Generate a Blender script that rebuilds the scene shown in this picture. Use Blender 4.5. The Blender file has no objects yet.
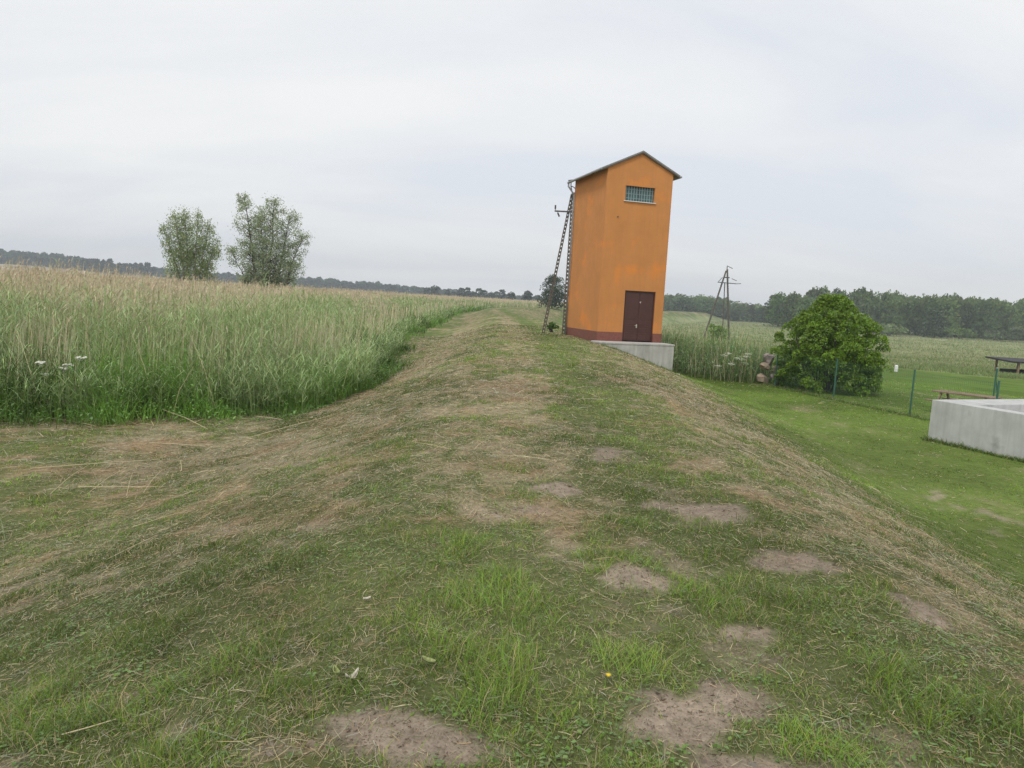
import bpy, math, random
import numpy as np
from mathutils import Vector, Matrix
R = math.radians
rng = np.random.default_rng(7)
random.seed(7)
scene = bpy.context.scene
COL = scene.collection

# ---------------------------------------------------------------- numpy noise
def _hash(ix, iy, seed):
    h = (ix.astype(np.int64) * 374761393 + iy.astype(np.int64) * 668265263 + seed * 1442695041) & 0xffffffff
    h = ((h ^ (h >> 13)) * 1274126177) & 0xffffffff
    h = (h ^ (h >> 16)) & 0xffffffff
    return h / 4294967295.0

def vnoise(x, y, seed=0):
    x = np.asarray(x, float); y = np.asarray(y, float)
    ix = np.floor(x); iy = np.floor(y)
    fx = x - ix; fy = y - iy
    fx = fx * fx * (3 - 2 * fx); fy = fy * fy * (3 - 2 * fy)
    a = _hash(ix, iy, seed); b = _hash(ix + 1, iy, seed)
    c = _hash(ix, iy + 1, seed); d = _hash(ix + 1, iy + 1, seed)
    return (a + (b - a) * fx) * (1 - fy) + (c + (d - c) * fx) * fy

def fbm(x, y, seed=0, octv=4):
    s = 0; a = .5; t = 0
    for i in range(octv):
        s = s + a * vnoise(x * 2 ** i + 17.3 * i, y * 2 ** i - 9.1 * i, seed + i * 31); t += a; a *= .5
    return s / t

def sm(v, a, b):
    t = np.clip((np.asarray(v, float) - a) / (b - a), 0, 1)
    return t * t * (3 - 2 * t)

# ---------------------------------------------------------------- terrain
_cy = np.array([-40, 0, 30, 60, 90, 120, 150, 180, 220, 300, 420, 600, 1000, 3500.])
_cx = np.array([.4, .5, .7, -.1, -2.0, -3.0, -1.2, 4.5, 16, 44, 95, 190, 430, 1900.])
_ty = np.linspace(-40, 3500, 7000)
_tx = np.interp(_ty, _cy, _cx)
_k = np.hanning(41); _k /= _k.sum()
_tx = np.convolve(np.pad(_tx, 20, mode='edge'), _k, mode='valid')
def cxf(y): return np.interp(y, _ty, _tx)

def base_right(x, y):
    t = np.maximum(0, x - 18) + .9 * np.maximum(0, y - 42)
    return -1.65 - 3.3 * (1 - np.exp(-t / 60))

def H(x, y, micro=True):
    x = np.asarray(x, float); y = np.asarray(y, float)
    u = x - cxf(y)
    bl = -1.05 + .12 * (fbm(x * .15, y * .15, 3, 2) - .5)
    br = base_right(x, y)
    n_ = sm(y, 9, 20)
    q_ = np.clip((-u - (1.0 + .4 * n_)) / (4.6 - .9 * n_), 0, 1); sl = .3 * q_ + .7 * q_ * q_ * (3 - 2 * q_)
    w = (5.0 + 1.2 * sm(y, 4, 25)) * (-br / 1.65)
    sr = np.clip((u - 1.6 - .6 * sm(y, 8, 25)) / w, 0, 1); sr = .35 * sr + .65 * sr * sr * (3 - 2 * sr)
    z = bl * sl + br * sr
    # wooded rises at the far left and behind
    far = sm(y, 700, 860)
    z = z + far * 15 * sm(-x, 330, 640) + far * 6 * np.exp(-((x + 330) / 130) ** 2) * sm(y, 850, 1000)
    if micro:
        r = np.hypot(x, y)
        k = np.exp(-r / 25)
        z = z + k * (.05 * (fbm(x * 1.1, y * 1.1, 5, 3) - .5) + .035 * (fbm(x * 5, y * 5, 6, 3) - .5)) * (1 - .6 * sr)
    return z
def Hs(x, y): return float(H(np.array([x]), np.array([y]))[0])

BARE = [(1.57, 5.46, .30, .36), (.80, 3.95, .26, .2), (1.90, 4.45, .24, .22), (.70, 2.55, .17, .16), (-.42, 2.38, .30, .15),
        (.98, 2.72, .16, .12), (2.42, 3.8, .18, .2), (.46, 5.85, .2, .2), (1.09, 7.3, .3, .35), (.95, 2.28, .3, .13), (1.2, 3.3, .2, .12), (.25, 5.2, .2, .15)]

def lawn_line(y): return np.interp(y, [0, 4, 7.4, 15, 28, 60], [4.9, 5.2, 5.6, 6.2, 6.8, 8.0])
def reed_front(x): return np.interp(x, [-40, -22, -14, -9.1, -6.6, -4.45, -3.6, -3.2], [8.5, 10.2, 11.4, 12.4, 13.7, 14.7, 18.6, 24])
def reed_toe(y): return cxf(y) - np.interp(y, [0, 18, 25, 36, 49, 60, 76, 120, 250], [4.3, 4.3, 5.2, 6.4, 7.3, 7.2, 6.6, 6.6, 7.5])
def reed_depth(x, y): return np.minimum(y - reed_front(x), reed_toe(y) - x) + .9 * (fbm(x * .55, y * .55, 71, 3) - .5)

def fields(x, y):
    """green cover, dry thatch, bare soil, lawn (0..1) at a ground point"""
    u = x - cxf(y)
    n1 = fbm(x * .8, y * .8, 11, 4); n2 = fbm(x * 2.6, y * 2.6, 12, 3)
    n3 = fbm(x * 6.5, y * 6.5, 14, 3)
    st = fbm((x + .28 * y) * 2.0, (y - .28 * x) * .6, 13, 3)       # mowing streaks along the bank
    near = 1 - sm(y, 3.2, 5.5)
    dry = .285 + .27 * np.exp(-((u + .45) / .75) ** 2) * sm(y, 3.6, 6)
    dry = dry + .24 * np.exp(-((u - 2.9 - .02 * y) / (1.25 + .015 * y)) ** 2)
    dry = dry + .06 * sm(-u, 1.2, 2.4) * (1 - near * .8)
    dry = dry + .50 * np.exp(-((x + 3.6) / 2.3) ** 2 - ((y - 10.8) / 1.7) ** 2)
    dry = dry + .30 * np.exp(-((u + 3.6) / 1.2) ** 2) * sm(y, 14, 20)
    dry = dry - .42 * np.exp(-((u - .75) / .62) ** 2) * (1 - .35 * sm(y, 20, 40)) - .25 * near * (1 - sm(u, 1.4, 2.2))
    dry = dry + .6 * (n1 - .5) + .9 * (n2 - .5) + 1.1 * (n3 - .5) + .4 * (st - .5) * sm(-u, .2, 1.5) + .3 * (st - .5)
    dry = dry - .20 * sm(-x, 1.8, 3.6) * (1 - sm(y, 7.2, 9.2))
    lawn = sm(x + 1.6 * (n1 - .5), lawn_line(y) - 1.3, lawn_line(y) + 1.3) * (u > 0) * (1 - .85 * sm(y - .3 * x, 40, 62) * (1 - sm(u, 9, 13)))
    dry = dry * (1 - lawn) + lawn * (.10 + .8 * (n1 - .45) + .5 * (n2 - .5) + .7 * (st - .5))
    b = np.zeros_like(u)
    for bx, by, rx, ry in BARE:
        q = np.sqrt(((x - bx) / rx) ** 2 + ((y - by) / ry) ** 2) + 1.5 * (n3 - .5) + 1.6 * (n2 - .5)
        b = np.maximum(b, (1 - sm(q, .55, 1.2)))
    b = np.maximum(b, .6 * sm(n1 * .3 + n2 * .4 + n3 * .3, .60, .68) * (1 - lawn) * np.exp(-y / 14))
    # scuffed turf below the concrete chamber
    b = np.maximum(b, .9 * sm(.5 * n2 + .5 * n3, .56, .64) * np.exp(-((x - 8.0 - .1 * (12 - y)) / .5) ** 4 - ((y - 11.5) / 3.0) ** 4))
    # worn strip beside the tower apron
    return np.clip(1 - dry, 0, 1), np.clip(dry, 0, 1), b, lawn

# ---------------------------------------------------------------- object helpers
def tag(o, label=None, cat=None, group=None, kind=None):
    if label: o['label'] = label
    if cat: o['category'] = cat
    if group: o['group'] = group
    if kind: o['kind'] = kind
    return o

def empty(name, loc=(0, 0, 0), rz=0, parent=None):
    o = bpy.data.objects.new(name, None); COL.objects.link(o)
    o.location = loc; o.rotation_euler = (0, 0, rz); o.empty_display_size = .3
    if parent: o.parent = parent
    return o

def link_mesh(name, me, mat, parent=None):
    o = bpy.data.objects.new(name, me); COL.objects.link(o)
    if mat and not me.materials: me.materials.append(mat)
    if parent: o.parent = parent
    return o

class MB:
    def __init__(s): s.v = []; s.f = []
    def poly(s, pts):
        i = len(s.v); s.v += [tuple(p) for p in pts]; s.f.append(tuple(range(i, i + len(pts))))
    def hexa(s, c):       # 8 corners: bottom 4 ccw, top 4 ccw
        i = len(s.v); s.v += [tuple(p) for p in c]
        for f in ((3, 2, 1, 0), (4, 5, 6, 7), (0, 1, 5, 4), (1, 2, 6, 5), (2, 3, 7, 6), (3, 0, 4, 7)):
            s.f.append(tuple(i + k for k in f))
    def box(s, x0, x1, y0, y1, z0, z1):
        s.hexa([(x0, y0, z0), (x1, y0, z0), (x1, y1, z0), (x0, y1, z0), (x0, y0, z1), (x1, y0, z1), (x1, y1, z1), (x0, y1, z1)])
    def beam(s, p0, p1, w, h, side=None):
        p0 = Vector(p0); p1 = Vector(p1); d = (p1 - p0).normalized()
        a = Vector(side) if side else (Vector((0, 0, 1)) if abs(d.z) < .9 else Vector((1, 0, 0)))
        a = (a - d * a.dot(d)).normalized(); b = d.cross(a)
        c = []
        for p in (p0, p1):
            c += [p - a * w / 2 - b * h / 2, p + a * w / 2 - b * h / 2, p + a * w / 2 + b * h / 2, p - a * w / 2 + b * h / 2]
        s.hexa(c)
    def tube(s, pts, rad, n=8, cap=True):
        pts = [Vector(p) for p in pts]; base = len(s.v)
        for k, p in enumerate(pts):
            d = (pts[min(k + 1, len(pts) - 1)] - pts[max(k - 1, 0)]).normalized()
            a = d.orthogonal().normalized() if k == 0 else (a0 - d * a0.dot(d)).normalized()
            a0 = a; b = d.cross(a); r = rad[k] if hasattr(rad, '__len__') else rad
            for j in range(n):
                t = 2 * math.pi * j / n
                s.v.append(tuple(p + (a * math.cos(t) + b * math.sin(t)) * r))
        for k in range(len(pts) - 1):
            for j in range(n):
                s.f.append((base + k * n + j, base + k * n + (j + 1) % n, base + (k + 1) * n + (j + 1) % n, base + (k + 1) * n + j))
        if cap:
            s.f.append(tuple(base + j for j in range(n))[::-1])
            s.f.append(tuple(base + (len(pts) - 1) * n + j for j in range(n)))
    def ball(s, c, rx, ry, rz, seg=10, rings=6):
        c = Vector(c); base = len(s.v)
        s.v.append(tuple(c + Vector((0, 0, -rz))))
        for i in range(1, rings):
            t = math.pi * i / rings
            for j in range(seg):
                q = 2 * math.pi * j / seg
                s.v.append((c.x + rx * math.sin(t) * math.cos(q), c.y + ry * math.sin(t) * math.sin(q), c.z - rz * math.cos(t)))
        s.v.append(tuple(c + Vector((0, 0, rz)))); top = len(s.v) - 1
        for j in range(seg):
            s.f.append((base, base + 1 + (j + 1) % seg, base + 1 + j))
            for i in range(rings - 2):
                a = base + 1 + i * seg
                s.f.append((a + j, a + (j + 1) % seg, a + seg + (j + 1) % seg, a + seg + j))
            a = base + 1 + (rings - 2) * seg
            s.f.append((a + j, a + (j + 1) % seg, top))
    def build(s, name, mat, parent=None, smooth=False, bevel=0):
        me = bpy.data.meshes.new(name); me.from_pydata(s.v, [], s.f); me.update()
        if smooth: me.shade_smooth()
        o = link_mesh(name, me, mat, parent)
        if bevel:
            m = o.modifiers.new('bevel', 'BEVEL'); m.width = bevel; m.segments = 2; m.limit_method = 'ANGLE'
        return o

class RB:
    """bulk ribbons (blades, stems, leaves) gathered into one mesh with a colour per vertex"""
    def __init__(s): s.V = []; s.C = []; s.q = []; s.t = []; s.n = 0
    def add(s, P, A, S, G, prof, c0, c1):
        """P base, A axis*length, S side*width, G droop (all N,3); prof = width at each level"""
        N = len(P)
        if N == 0: return
        K = len(prof); cols = []; lev = []
        for k, w in enumerate(prof):
            t = k / (K - 1)
            c = P + A * t + G * (t * t)
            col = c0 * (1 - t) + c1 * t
            if w == 0: lev.append(c[:, None, :]); cols.append(col[:, None, :])
            else:
                lev.append(np.stack([c - S * (w / 2), c + S * (w / 2)], 1)); cols.append(np.stack([col, col], 1))
        V = np.concatenate(lev, 1); C = np.concatenate(cols, 1); M = V.shape[1]
        base = s.n + np.arange(N)[:, None] * M
        for k in range(K - 1):
            a = 2 * k
            if prof[k + 1] == 0: s.t.append(base + np.array([a, a + 1, a + 2]))
            else: s.q.append(base + np.array([a, a + 1, a + 3, a + 2]))
        s.V.append(V.reshape(-1, 3)); s.C.append(C.reshape(-1, 3)); s.n += N * M
    def mesh(s, name):
        V = np.concatenate(s.V).astype(np.float32); C = np.concatenate(s.C).astype(np.float32)
        q = np.concatenate(s.q).ravel() if s.q else np.zeros(0, int)
        t = np.concatenate(s.t).ravel() if s.t else np.zeros(0, int)
        nq, nt = len(q) // 4, len(t) // 3
        me = bpy.data.meshes.new(name)
        me.vertices.add(len(V)); me.vertices.foreach_set('co', V.ravel())
        me.loops.add(len(q) + len(t)); me.loops.foreach_set('vertex_index', np.concatenate([q, t]).astype(np.int32))
        me.polygons.add(nq + nt)
        me.polygons.foreach_set('loop_start', np.concatenate([np.arange(nq) * 4, nq * 4 + np.arange(nt) * 3]).astype(np.int32))
        me.update(calc_edges=True)
        at = me.color_attributes.new('col', 'FLOAT_COLOR', 'POINT')
        at.data.foreach_set('color', np.c_[np.clip(C, 0.002, .95), np.ones(len(C), np.float32)].astype(np.float32).ravel())
        return me
    def build(s, name, mat, parent=None): return link_mesh(name, s.mesh(name), mat, parent)

def unit(v): return v / np.maximum(np.linalg.norm(v, axis=1, keepdims=True), 1e-9)
def hdir(a): return np.c_[np.cos(a), np.sin(a), np.zeros(len(a))]
def up(n, h): return np.c_[np.zeros(n), np.zeros(n), h]
def rv(N): return unit(rng.normal(size=(N, 3)))
def tint(base, N, amp=.2, hue=.06):
    base = np.asarray(base, float)
    b = np.tile(base, (N, 1)) if base.ndim == 1 else base
    return b * (1 + amp * rng.uniform(-1, 1, (N, 1))) * (1 + hue * rng.normal(size=(N, 3)))
def polar(az0, az1, rs, dens):
    """scatter points in a sector; dens(r) per square metre"""
    X = []; Y = []
    for a, b in zip(rs[:-1], rs[1:]):
        area = R(az1 - az0) * (b * b - a * a) / 2
        n = rng.poisson(area * dens((a + b) / 2))
        r = np.sqrt(rng.uniform(a * a, b * b, n)); t = R(1) * rng.uniform(az0, az1, n)
        X.append(r * np.sin(t)); Y.append(r * np.cos(t))
    return np.concatenate(X), np.concatenate(Y)

# ---------------------------------------------------------------- materials
def new_mat(name):
    m = bpy.data.materials.new(name); m.use_nodes = True; nt = m.node_tree; nt.nodes.clear()
    out = nt.nodes.new('ShaderNodeOutputMaterial')
    return m, nt, nt.nodes, nt.links, out

def mat_leaf(name, trans=.3, rough=.6, gloss=.15):
    m, nt, N, L, out = new_mat(name)
    at = N.new('ShaderNodeAttribute'); at.attribute_name = 'col'
    d = N.new('ShaderNodeBsdfDiffuse'); t = N.new('ShaderNodeBsdfTranslucent'); mx = N.new('ShaderNodeMixShader')
    L.new(at.outputs['Color'], d.inputs['Color']); L.new(at.outputs['Color'], t.inputs['Color'])
    mx.inputs[0].default_value = trans
    L.new(d.outputs[0], mx.inputs[1]); L.new(t.outputs[0], mx.inputs[2])
    g = N.new('ShaderNodeBsdfGlossy'); g.inputs['Roughness'].default_value = rough; g.inputs['Color'].default_value = (.6, .65, .6, 1)
    m2 = N.new('ShaderNodeMixShader'); fr = N.new('ShaderNodeFresnel'); fr.inputs[0].default_value = 1.3
    mu = N.new('ShaderNodeMath'); mu.operation = 'MULTIPLY'; mu.inputs[1].default_value = gloss
    L.new(fr.outputs[0], mu.inputs[0]); L.new(mu.outputs[0], m2.inputs[0])
    L.new(mx.outputs[0], m2.inputs[1]); L.new(g.outputs[0], m2.inputs[2]); L.new(m2.outputs[0], out.inputs[0])
    return m

def mat_noise(name, c0, c1, scale=4, rough=.85, bump=.15, bscale=40, streak=None, detail=6, spots=None):
    """principled with two noise mixed tones; streak = (colour, amount) vertical weathering; spots = (colour, scale, threshold)"""
    m, nt, N, L, out = new_mat(name)
    b = N.new('ShaderNodeBsdfPrincipled'); L.new(b.outputs[0], out.inputs[0]); b.inputs['Roughness'].default_value = rough
    tc = N.new('ShaderNodeTexCoord')
    n = N.new('ShaderNodeTexNoise'); n.inputs['Scale'].default_value = scale; n.inputs['Detail'].default_value = detail; n.inputs['Roughness'].default_value = .65
    L.new(tc.outputs['Object'], n.inputs['Vector'])
    cr = N.new('ShaderNodeValToRGB'); cr.color_ramp.elements[0].color = (*c0, 1); cr.color_ramp.elements[1].color = (*c1, 1)
    cr.color_ramp.elements[0].position = .3; cr.color_ramp.elements[1].position = .7
    L.new(n.outputs[0], cr.inputs[0]); c = cr.outputs[0]
    if streak:
        mp = N.new('ShaderNodeMapping'); mp.inputs['Scale'].default_value = (5, 5, .5); L.new(tc.outputs['Object'], mp.inputs[0])
        s = N.new('ShaderNodeTexNoise'); s.inputs['Scale'].default_value = 1.5; s.inputs['Detail'].default_value = 8; L.new(mp.outputs[0], s.inputs[0])
        r2 = N.new('ShaderNodeValToRGB'); r2.color_ramp.elements[0].position = .45; r2.color_ramp.elements[1].position = .75; L.new(s.outputs[0], r2.inputs[0])
        mu = N.new('ShaderNodeMath'); mu.operation = 'MULTIPLY'; mu.inputs[1].default_value = streak[1]; L.new(r2.outputs[0], mu.inputs[0])
        mx = N.new('ShaderNodeMixRGB'); mx.inputs[2].default_value = (*streak[0], 1); L.new(mu.outputs[0], mx.inputs[0]); L.new(c, mx.inputs[1]); c = mx.outputs[0]
    if spots:
        s = N.new('ShaderNodeTexNoise'); s.inputs['Scale'].default_value = spots[1]; s.inputs['Detail'].default_value = 10; L.new(tc.outputs['Object'], s.inputs[0])
        r2 = N.new('ShaderNodeValToRGB'); r2.color_ramp.elements[0].position = spots[2]; r2.color_ramp.elements[1].position = spots[2] + .12; L.new(s.outputs[0], r2.inputs[0])
        mx = N.new('ShaderNodeMixRGB'); mx.inputs[2].default_value = (*spots[0], 1); L.new(r2.outputs[0], mx.inputs[0]); L.new(c, mx.inputs[1]); c = mx.outputs[0]
    L.new(c, b.inputs['Base Color'])
    if bump:
        nb = N.new('ShaderNodeTexNoise'); nb.inputs['Scale'].default_value = bscale; nb.inputs['Detail'].default_value = 5; L.new(tc.outputs['Object'], nb.inputs[0])
        bp = N.new('ShaderNodeBump'); bp.inputs['Strength'].default_value = bump; bp.inputs['Distance'].default_value = .02
        L.new(nb.outputs[0], bp.inputs['Height']); L.new(bp.outputs[0], b.inputs['Normal'])
    return m

def mat_ground():
    m, nt, N, L, out = new_mat('ground_cover')
    b = N.new('ShaderNodeBsdfPrincipled'); b.inputs['Roughness'].default_value = .95; b.inputs['Specular IOR Level'].default_value = .1
    L.new(b.outputs[0], out.inputs[0])
    at = N.new('ShaderNodeAttribute'); at.attribute_name = 'col'
    geo = N.new('ShaderNodeNewGeometry')
    n1 = N.new('ShaderNodeTexNoise'); n1.inputs['Scale'].default_value = 45; n1.inputs['Detail'].default_value = 8; n1.inputs['Roughness'].default_value = .75
    n2 = N.new('ShaderNodeTexNoise'); n2.inputs['Scale'].default_value = 7; n2.inputs['Detail'].default_value = 8; n2.inputs['Roughness'].default_value = .7
    for n in (n1, n2): L.new(geo.outputs['Position'], n.inputs['Vector'])
    ad = N.new('ShaderNodeMath'); ad.operation = 'ADD'; L.new(n1.outputs[0], ad.inputs[0]); L.new(n2.outputs[0], ad.inputs[1])
    mr = N.new('ShaderNodeMapRange'); mr.inputs[1].default_value = .6; mr.inputs[2].default_value = 1.4; mr.inputs[3].default_value = .35; mr.inputs[4].default_value = 1.65
    L.new(ad.outputs[0], mr.inputs[0])
    mx = N.new('ShaderNodeMixRGB'); mx.blend_type = 'MULTIPLY'; mx.inputs[0].default_value = 1
    L.new(at.outputs['Color'], mx.inputs[1]); L.new(mr.outputs[0], mx.inputs[2]); L.new(mx.outputs[0], b.inputs['Base Color'])
    bp = N.new('ShaderNodeBump'); bp.inputs['Strength'].default_value = .6; bp.inputs['Distance'].default_value = .02
    L.new(n1.outputs[0], bp.inputs['Height']); L.new(bp.outputs[0], b.inputs['Normal'])
    return m

M_leaf = mat_leaf('grass_blade'); M_reed = mat_leaf('reed_blade', .2); M_foliage = mat_leaf('foliage', .35, .45, .3); M_airy = mat_leaf('thin_foliage', .5, .5, .2); M_wood_leaf = mat_leaf('far_foliage', .35, .6, .0)
M_bark = mat_noise('bark', (.06, .05, .04), (.14, .12, .1), 8, .9, .5, 30)
M_birch = mat_noise('birch_bark', (.10, .09, .08), (.42, .40, .37), 3, .85, .3, 20)
M_orange = mat_noise('orange_render', (.52, .215, .06), (.62, .258, .077), .9, .9, .25, 90, streak=((.47, .195, .075), .4), spots=((.71, .25, .05), .8, .56))
M_plinth = mat_noise('plinth_tile', (.16, .055, .04), (.24, .085, .06), 9, .6, .2, 30)
M_conc = mat_noise('light_concrete', (.40, .39, .36), (.54, .525, .49), 2.2, .9, .25, 60, streak=((.24, .24, .22), .5), spots=((.30, .31, .27), 3.0, .64))
M_conc2 = mat_noise('grey_concrete', (.42, .425, .41), (.58, .58, .56), 1.6, .9, .3, 50, streak=((.22, .23, .23), .32), spots=((.32, .33, .31), 1.8, .62))
M_pole = mat_noise('weathered_pole_concrete', (.085, .075, .06), (.17, .15, .125), 6, .9, .3, 50)
M_steel = mat_noise('dark_steel', (.06, .06, .062), (.12, .12, .12), 9, .55, .05, 40)
M_zinc = mat_noise('grey_zinc', (.24, .25, .25), (.34, .35, .35), 5, .45, .05, 30)
M_roof = mat_noise('grey_roof_sheet', (.16, .155, .14), (.27, .26, .24), 4, .7, .2, 40)
M_soffit = mat_noise('brown_trim', (.10, .075, .055), (.16, .12, .09), 6, .8, .1, 30)
M_door = mat_noise('brown_steel_door', (.060, .020, .015), (.085, .030, .022), 3, .5, .05, 30)
M_brass = mat_noise('worn_metal', (.5, .46, .38), (.62, .58, .5), 9, .4, 0)
M_frame = mat_noise('dark_window_frame', (.03, .03, .03), (.05, .05, .05), 9, .6, 0)
M_bar = mat_noise('pale_window_bar', (.20, .28, .29), (.28, .36, .37), 9, .6, 0)
M_sill = mat_noise('white_sill', (.66, .66, .64), (.78, .78, .76), 5, .6, .05)
M_green_post = mat_noise('green_coated_post', (.03, .105, .075), (.045, .14, .1), 8, .5, .05)
M_wire = mat_noise('green_wire', (.05, .13, .10), (.07, .16, .12), 8, .5, 0)
M_wood = mat_noise('weathered_wood', (.17, .115, .07), (.30, .215, .14), 7, .85, .3, 30)
M_darkwood = mat_noise('dark_tarred_wood', (.018, .017, .017), (.04, .037, .036), 6, .8, .2, 20)
M_rock1 = mat_noise('pinkish_stone', (.24, .19, .18), (.42, .35, .33), 5, .9, .6, 14)
M_rock2 = mat_noise('tan_stone', (.26, .19, .13), (.46, .37, .28), 5, .9, .6, 14)
M_white = mat_noise('white_paint', (.74, .74, .73), (.82, .82, .81), 5, .6, .05)
M_insul = mat_noise('brown_porcelain', (.05, .035, .03), (.09, .06, .05), 9, .3, 0)
def mat_glass():
    m, nt, N, L, out = new_mat('window_glass')
    b = N.new('ShaderNodeBsdfPrincipled'); L.new(b.outputs[0], out.inputs[0])
    tc = N.new('ShaderNodeTexCoord'); n = N.new('ShaderNodeTexNoise'); n.inputs['Scale'].default_value = 7; L.new(tc.outputs['Object'], n.inputs[0])
    cr = N.new('ShaderNodeValToRGB'); cr.color_ramp.elements[0].color = (.05, .10, .10, 1); cr.color_ramp.elements[1].color = (.14, .24, .22, 1)
    L.new(n.outputs[0], cr.inputs[0]); L.new(cr.outputs[0], b.inputs['Base Color'])
    b.inputs['Roughness'].default_value = .22
    return m
M_glass = mat_glass()

# ---------------------------------------------------------------- ground
TAN = np.array([.43, .36, .22]); GRN = np.array([.115, .155, .042]); SOIL = np.array([.31, .25, .19]); LAWN = np.array([.125, .205, .028])
def ground_colour(x, y):
    g, t, b, l = fields(x, y)
    r = np.hypot(x, y)
    n = fbm(x * .09, y * .09, 21, 4); n5 = fbm(x * .7, y * .25, 23, 4)
    tan = TAN * .74; grn = GRN * .62 + TAN * .10  # green ground darkened: shade at the foot of the tufts put into its colour
    # beyond the reach of the modelled blades the sheet carries the whole colour of the sward
    k = sm(r, 14, 40)[:, None]
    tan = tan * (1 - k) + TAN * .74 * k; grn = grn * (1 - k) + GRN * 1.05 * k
    lw = (LAWN * .66 + TAN * .10) * (1 - k) + LAWN * .86 * k
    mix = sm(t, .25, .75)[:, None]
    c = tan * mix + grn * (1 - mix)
    lc = lw * (1 - mix * .6) + tan * mix * .6
    c = c * (1 - l[:, None]) + lc * l[:, None]
    c = c * (1 - b[:, None]) + SOIL * b[:, None]
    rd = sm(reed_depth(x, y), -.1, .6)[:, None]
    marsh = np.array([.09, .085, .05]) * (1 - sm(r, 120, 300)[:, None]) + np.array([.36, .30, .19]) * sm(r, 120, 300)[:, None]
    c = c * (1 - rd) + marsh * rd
    # right-hand meadow
    u = x - cxf(y)
    md = (sm(u, 9, 14) * sm(y + .35 * x + 16 * (fbm(x * .06, y * .06, 64, 2) - .5), 84, 94))[:, None]
    mead = np.array([.30, .32, .155]) * sm(n5, .35, .6)[:, None] + np.array([.17, .22, .08]) * (1 - sm(n5, .35, .6)[:, None])
    c = c * (1 - md) + mead * md
    rust = (sm(fbm(x * 1.7, y * 1.7, 25, 3), .52, .68) * t * (1 - l))[:, None]
    c = c * (1 - .5 * rust) + np.array([.30, .18, .085]) * .5 * rust
    return c * (.66 + .3 * n[:, None] + .28 * sm(fbm(x * .4, y * .4, 48, 3), .3, .7)[:, None])

tx = np.linspace(-6.75, 6.75, 620); gx = .4 + 2.6 * np.sinh(tx)
ty = np.linspace(-1.7, 7.55, 520); gy = 2.5 + 2.6 * np.sinh(ty)
X, Y = np.meshgrid(gx, gy); nx, ny = len(gx), len(gy)
x = X.ravel(); y = Y.ravel(); z = H(x, y)
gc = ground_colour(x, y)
me = bpy.data.meshes.new('ground')
me.vertices.add(nx * ny); me.vertices.foreach_set('co', np.c_[x, y, z].astype(np.float32).ravel())
ii, jj = np.meshgrid(np.arange(nx - 1), np.arange(ny - 1)); a = (jj * nx + ii).ravel()
q = np.stack([a, a + 1, a + nx + 1, a + nx], 1).ravel().astype(np.int32)
me.loops.add(len(q)); me.loops.foreach_set('vertex_index', q)
me.polygons.add(len(a)); me.polygons.foreach_set('loop_start', (np.arange(len(a)) * 4).astype(np.int32))
me.update(calc_edges=True); me.shade_smooth()
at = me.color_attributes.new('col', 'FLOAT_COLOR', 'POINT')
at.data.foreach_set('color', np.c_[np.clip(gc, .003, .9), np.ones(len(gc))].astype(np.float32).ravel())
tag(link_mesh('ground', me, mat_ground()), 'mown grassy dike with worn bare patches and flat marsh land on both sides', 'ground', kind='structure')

# ---------------------------------------------------------------- mown turf and clippings
def keep_out(x, y):
    """footprints of the buildings, so nothing grows through them"""
    m = np.zeros(len(x), bool)
    for (ox, oy, a, x0, x1, y0, y1) in FOOT:
        c, s = math.cos(a), math.sin(a); dx, dy = x - ox, y - oy
        u = dx * c + dy * s; v = -dx * s + dy * c
        m |= (u > x0) & (u < x1) & (v > y0) & (v < y1)
    return m
TA = R(16.2); TOX, TOY = 3.75, 31.73; TW, TD = 3.22, 4.0
BA = R(21.5); BOX, BOY = 11.54, 19.0
FOOT = [(TOX, TOY, TA, -.05, TW + .05, -.05, TD + .05), (TOX, TOY, TA, -.3, TW + .14, -1.15, .1), (BOX, BOY, BA, -.02, 6, -5, .02)]

# upright blades
rs = np.r_[np.linspace(.9, 6, 30), np.geomspace(6.3, 46, 40)]
x, y = polar(-52, 54, rs, lambda r: 7500 * min(1, 2.8 / r) ** 1.4)
g, t, b, l = fields(x, y); r = np.hypot(x, y)
tuft = fbm(x * 3.4, y * 3.4, 41, 3)
clump = fbm(x * 9, y * 9, 42, 2)
ok = (rng.random(len(x)) < np.clip(.10 + 1.2 * g * sm(.5 * clump + .5 * tuft + .2 * g, .52, .66), 0, 1) * (1 - .96 * b)) & (reed_depth(x, y) < .3) & ~keep_out(x, y)
x, y, g, t, l, r, tuft = (v[ok] for v in (x, y, g, t, l, r, tuft)); n = len(x)
z = H(x, y) - .004
hh = (.014 + .043 * g * sm(tuft, .44, .68) + .012 * rng.random(n)) * np.exp(rng.normal(0, .3, n)) * (1 - .45 * l)
hh *= 1 + .5 * np.exp(-((r - 3) / 2) ** 2) * g
wd = np.maximum(.0026, r * .0006) * rng.uniform(.7, 1.4, n)
yaw = rng.uniform(0, 2 * np.pi, n)
A = hdir(yaw) * (hh * rng.uniform(.1, .8, n))[:, None] + np.c_[np.zeros(n), np.zeros(n), hh]
G = hdir(yaw) * (hh * rng.uniform(0, .6, n))[:, None] - np.c_[np.zeros(n), np.zeros(n), hh * rng.uniform(0, .45, n)]
S = hdir(yaw + np.pi / 2 + rng.normal(0, .6, n)) * wd[:, None]
isdry = rng.random(n) < np.clip(.05 + .8 * t * t + .06 * (1 - l), 0, .9) * (1 - .75 * l)
cg = np.array([.17, .275, .048]) * (1 - l[:, None]) + np.array([.185, .31, .045]) * l[:, None]
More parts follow.
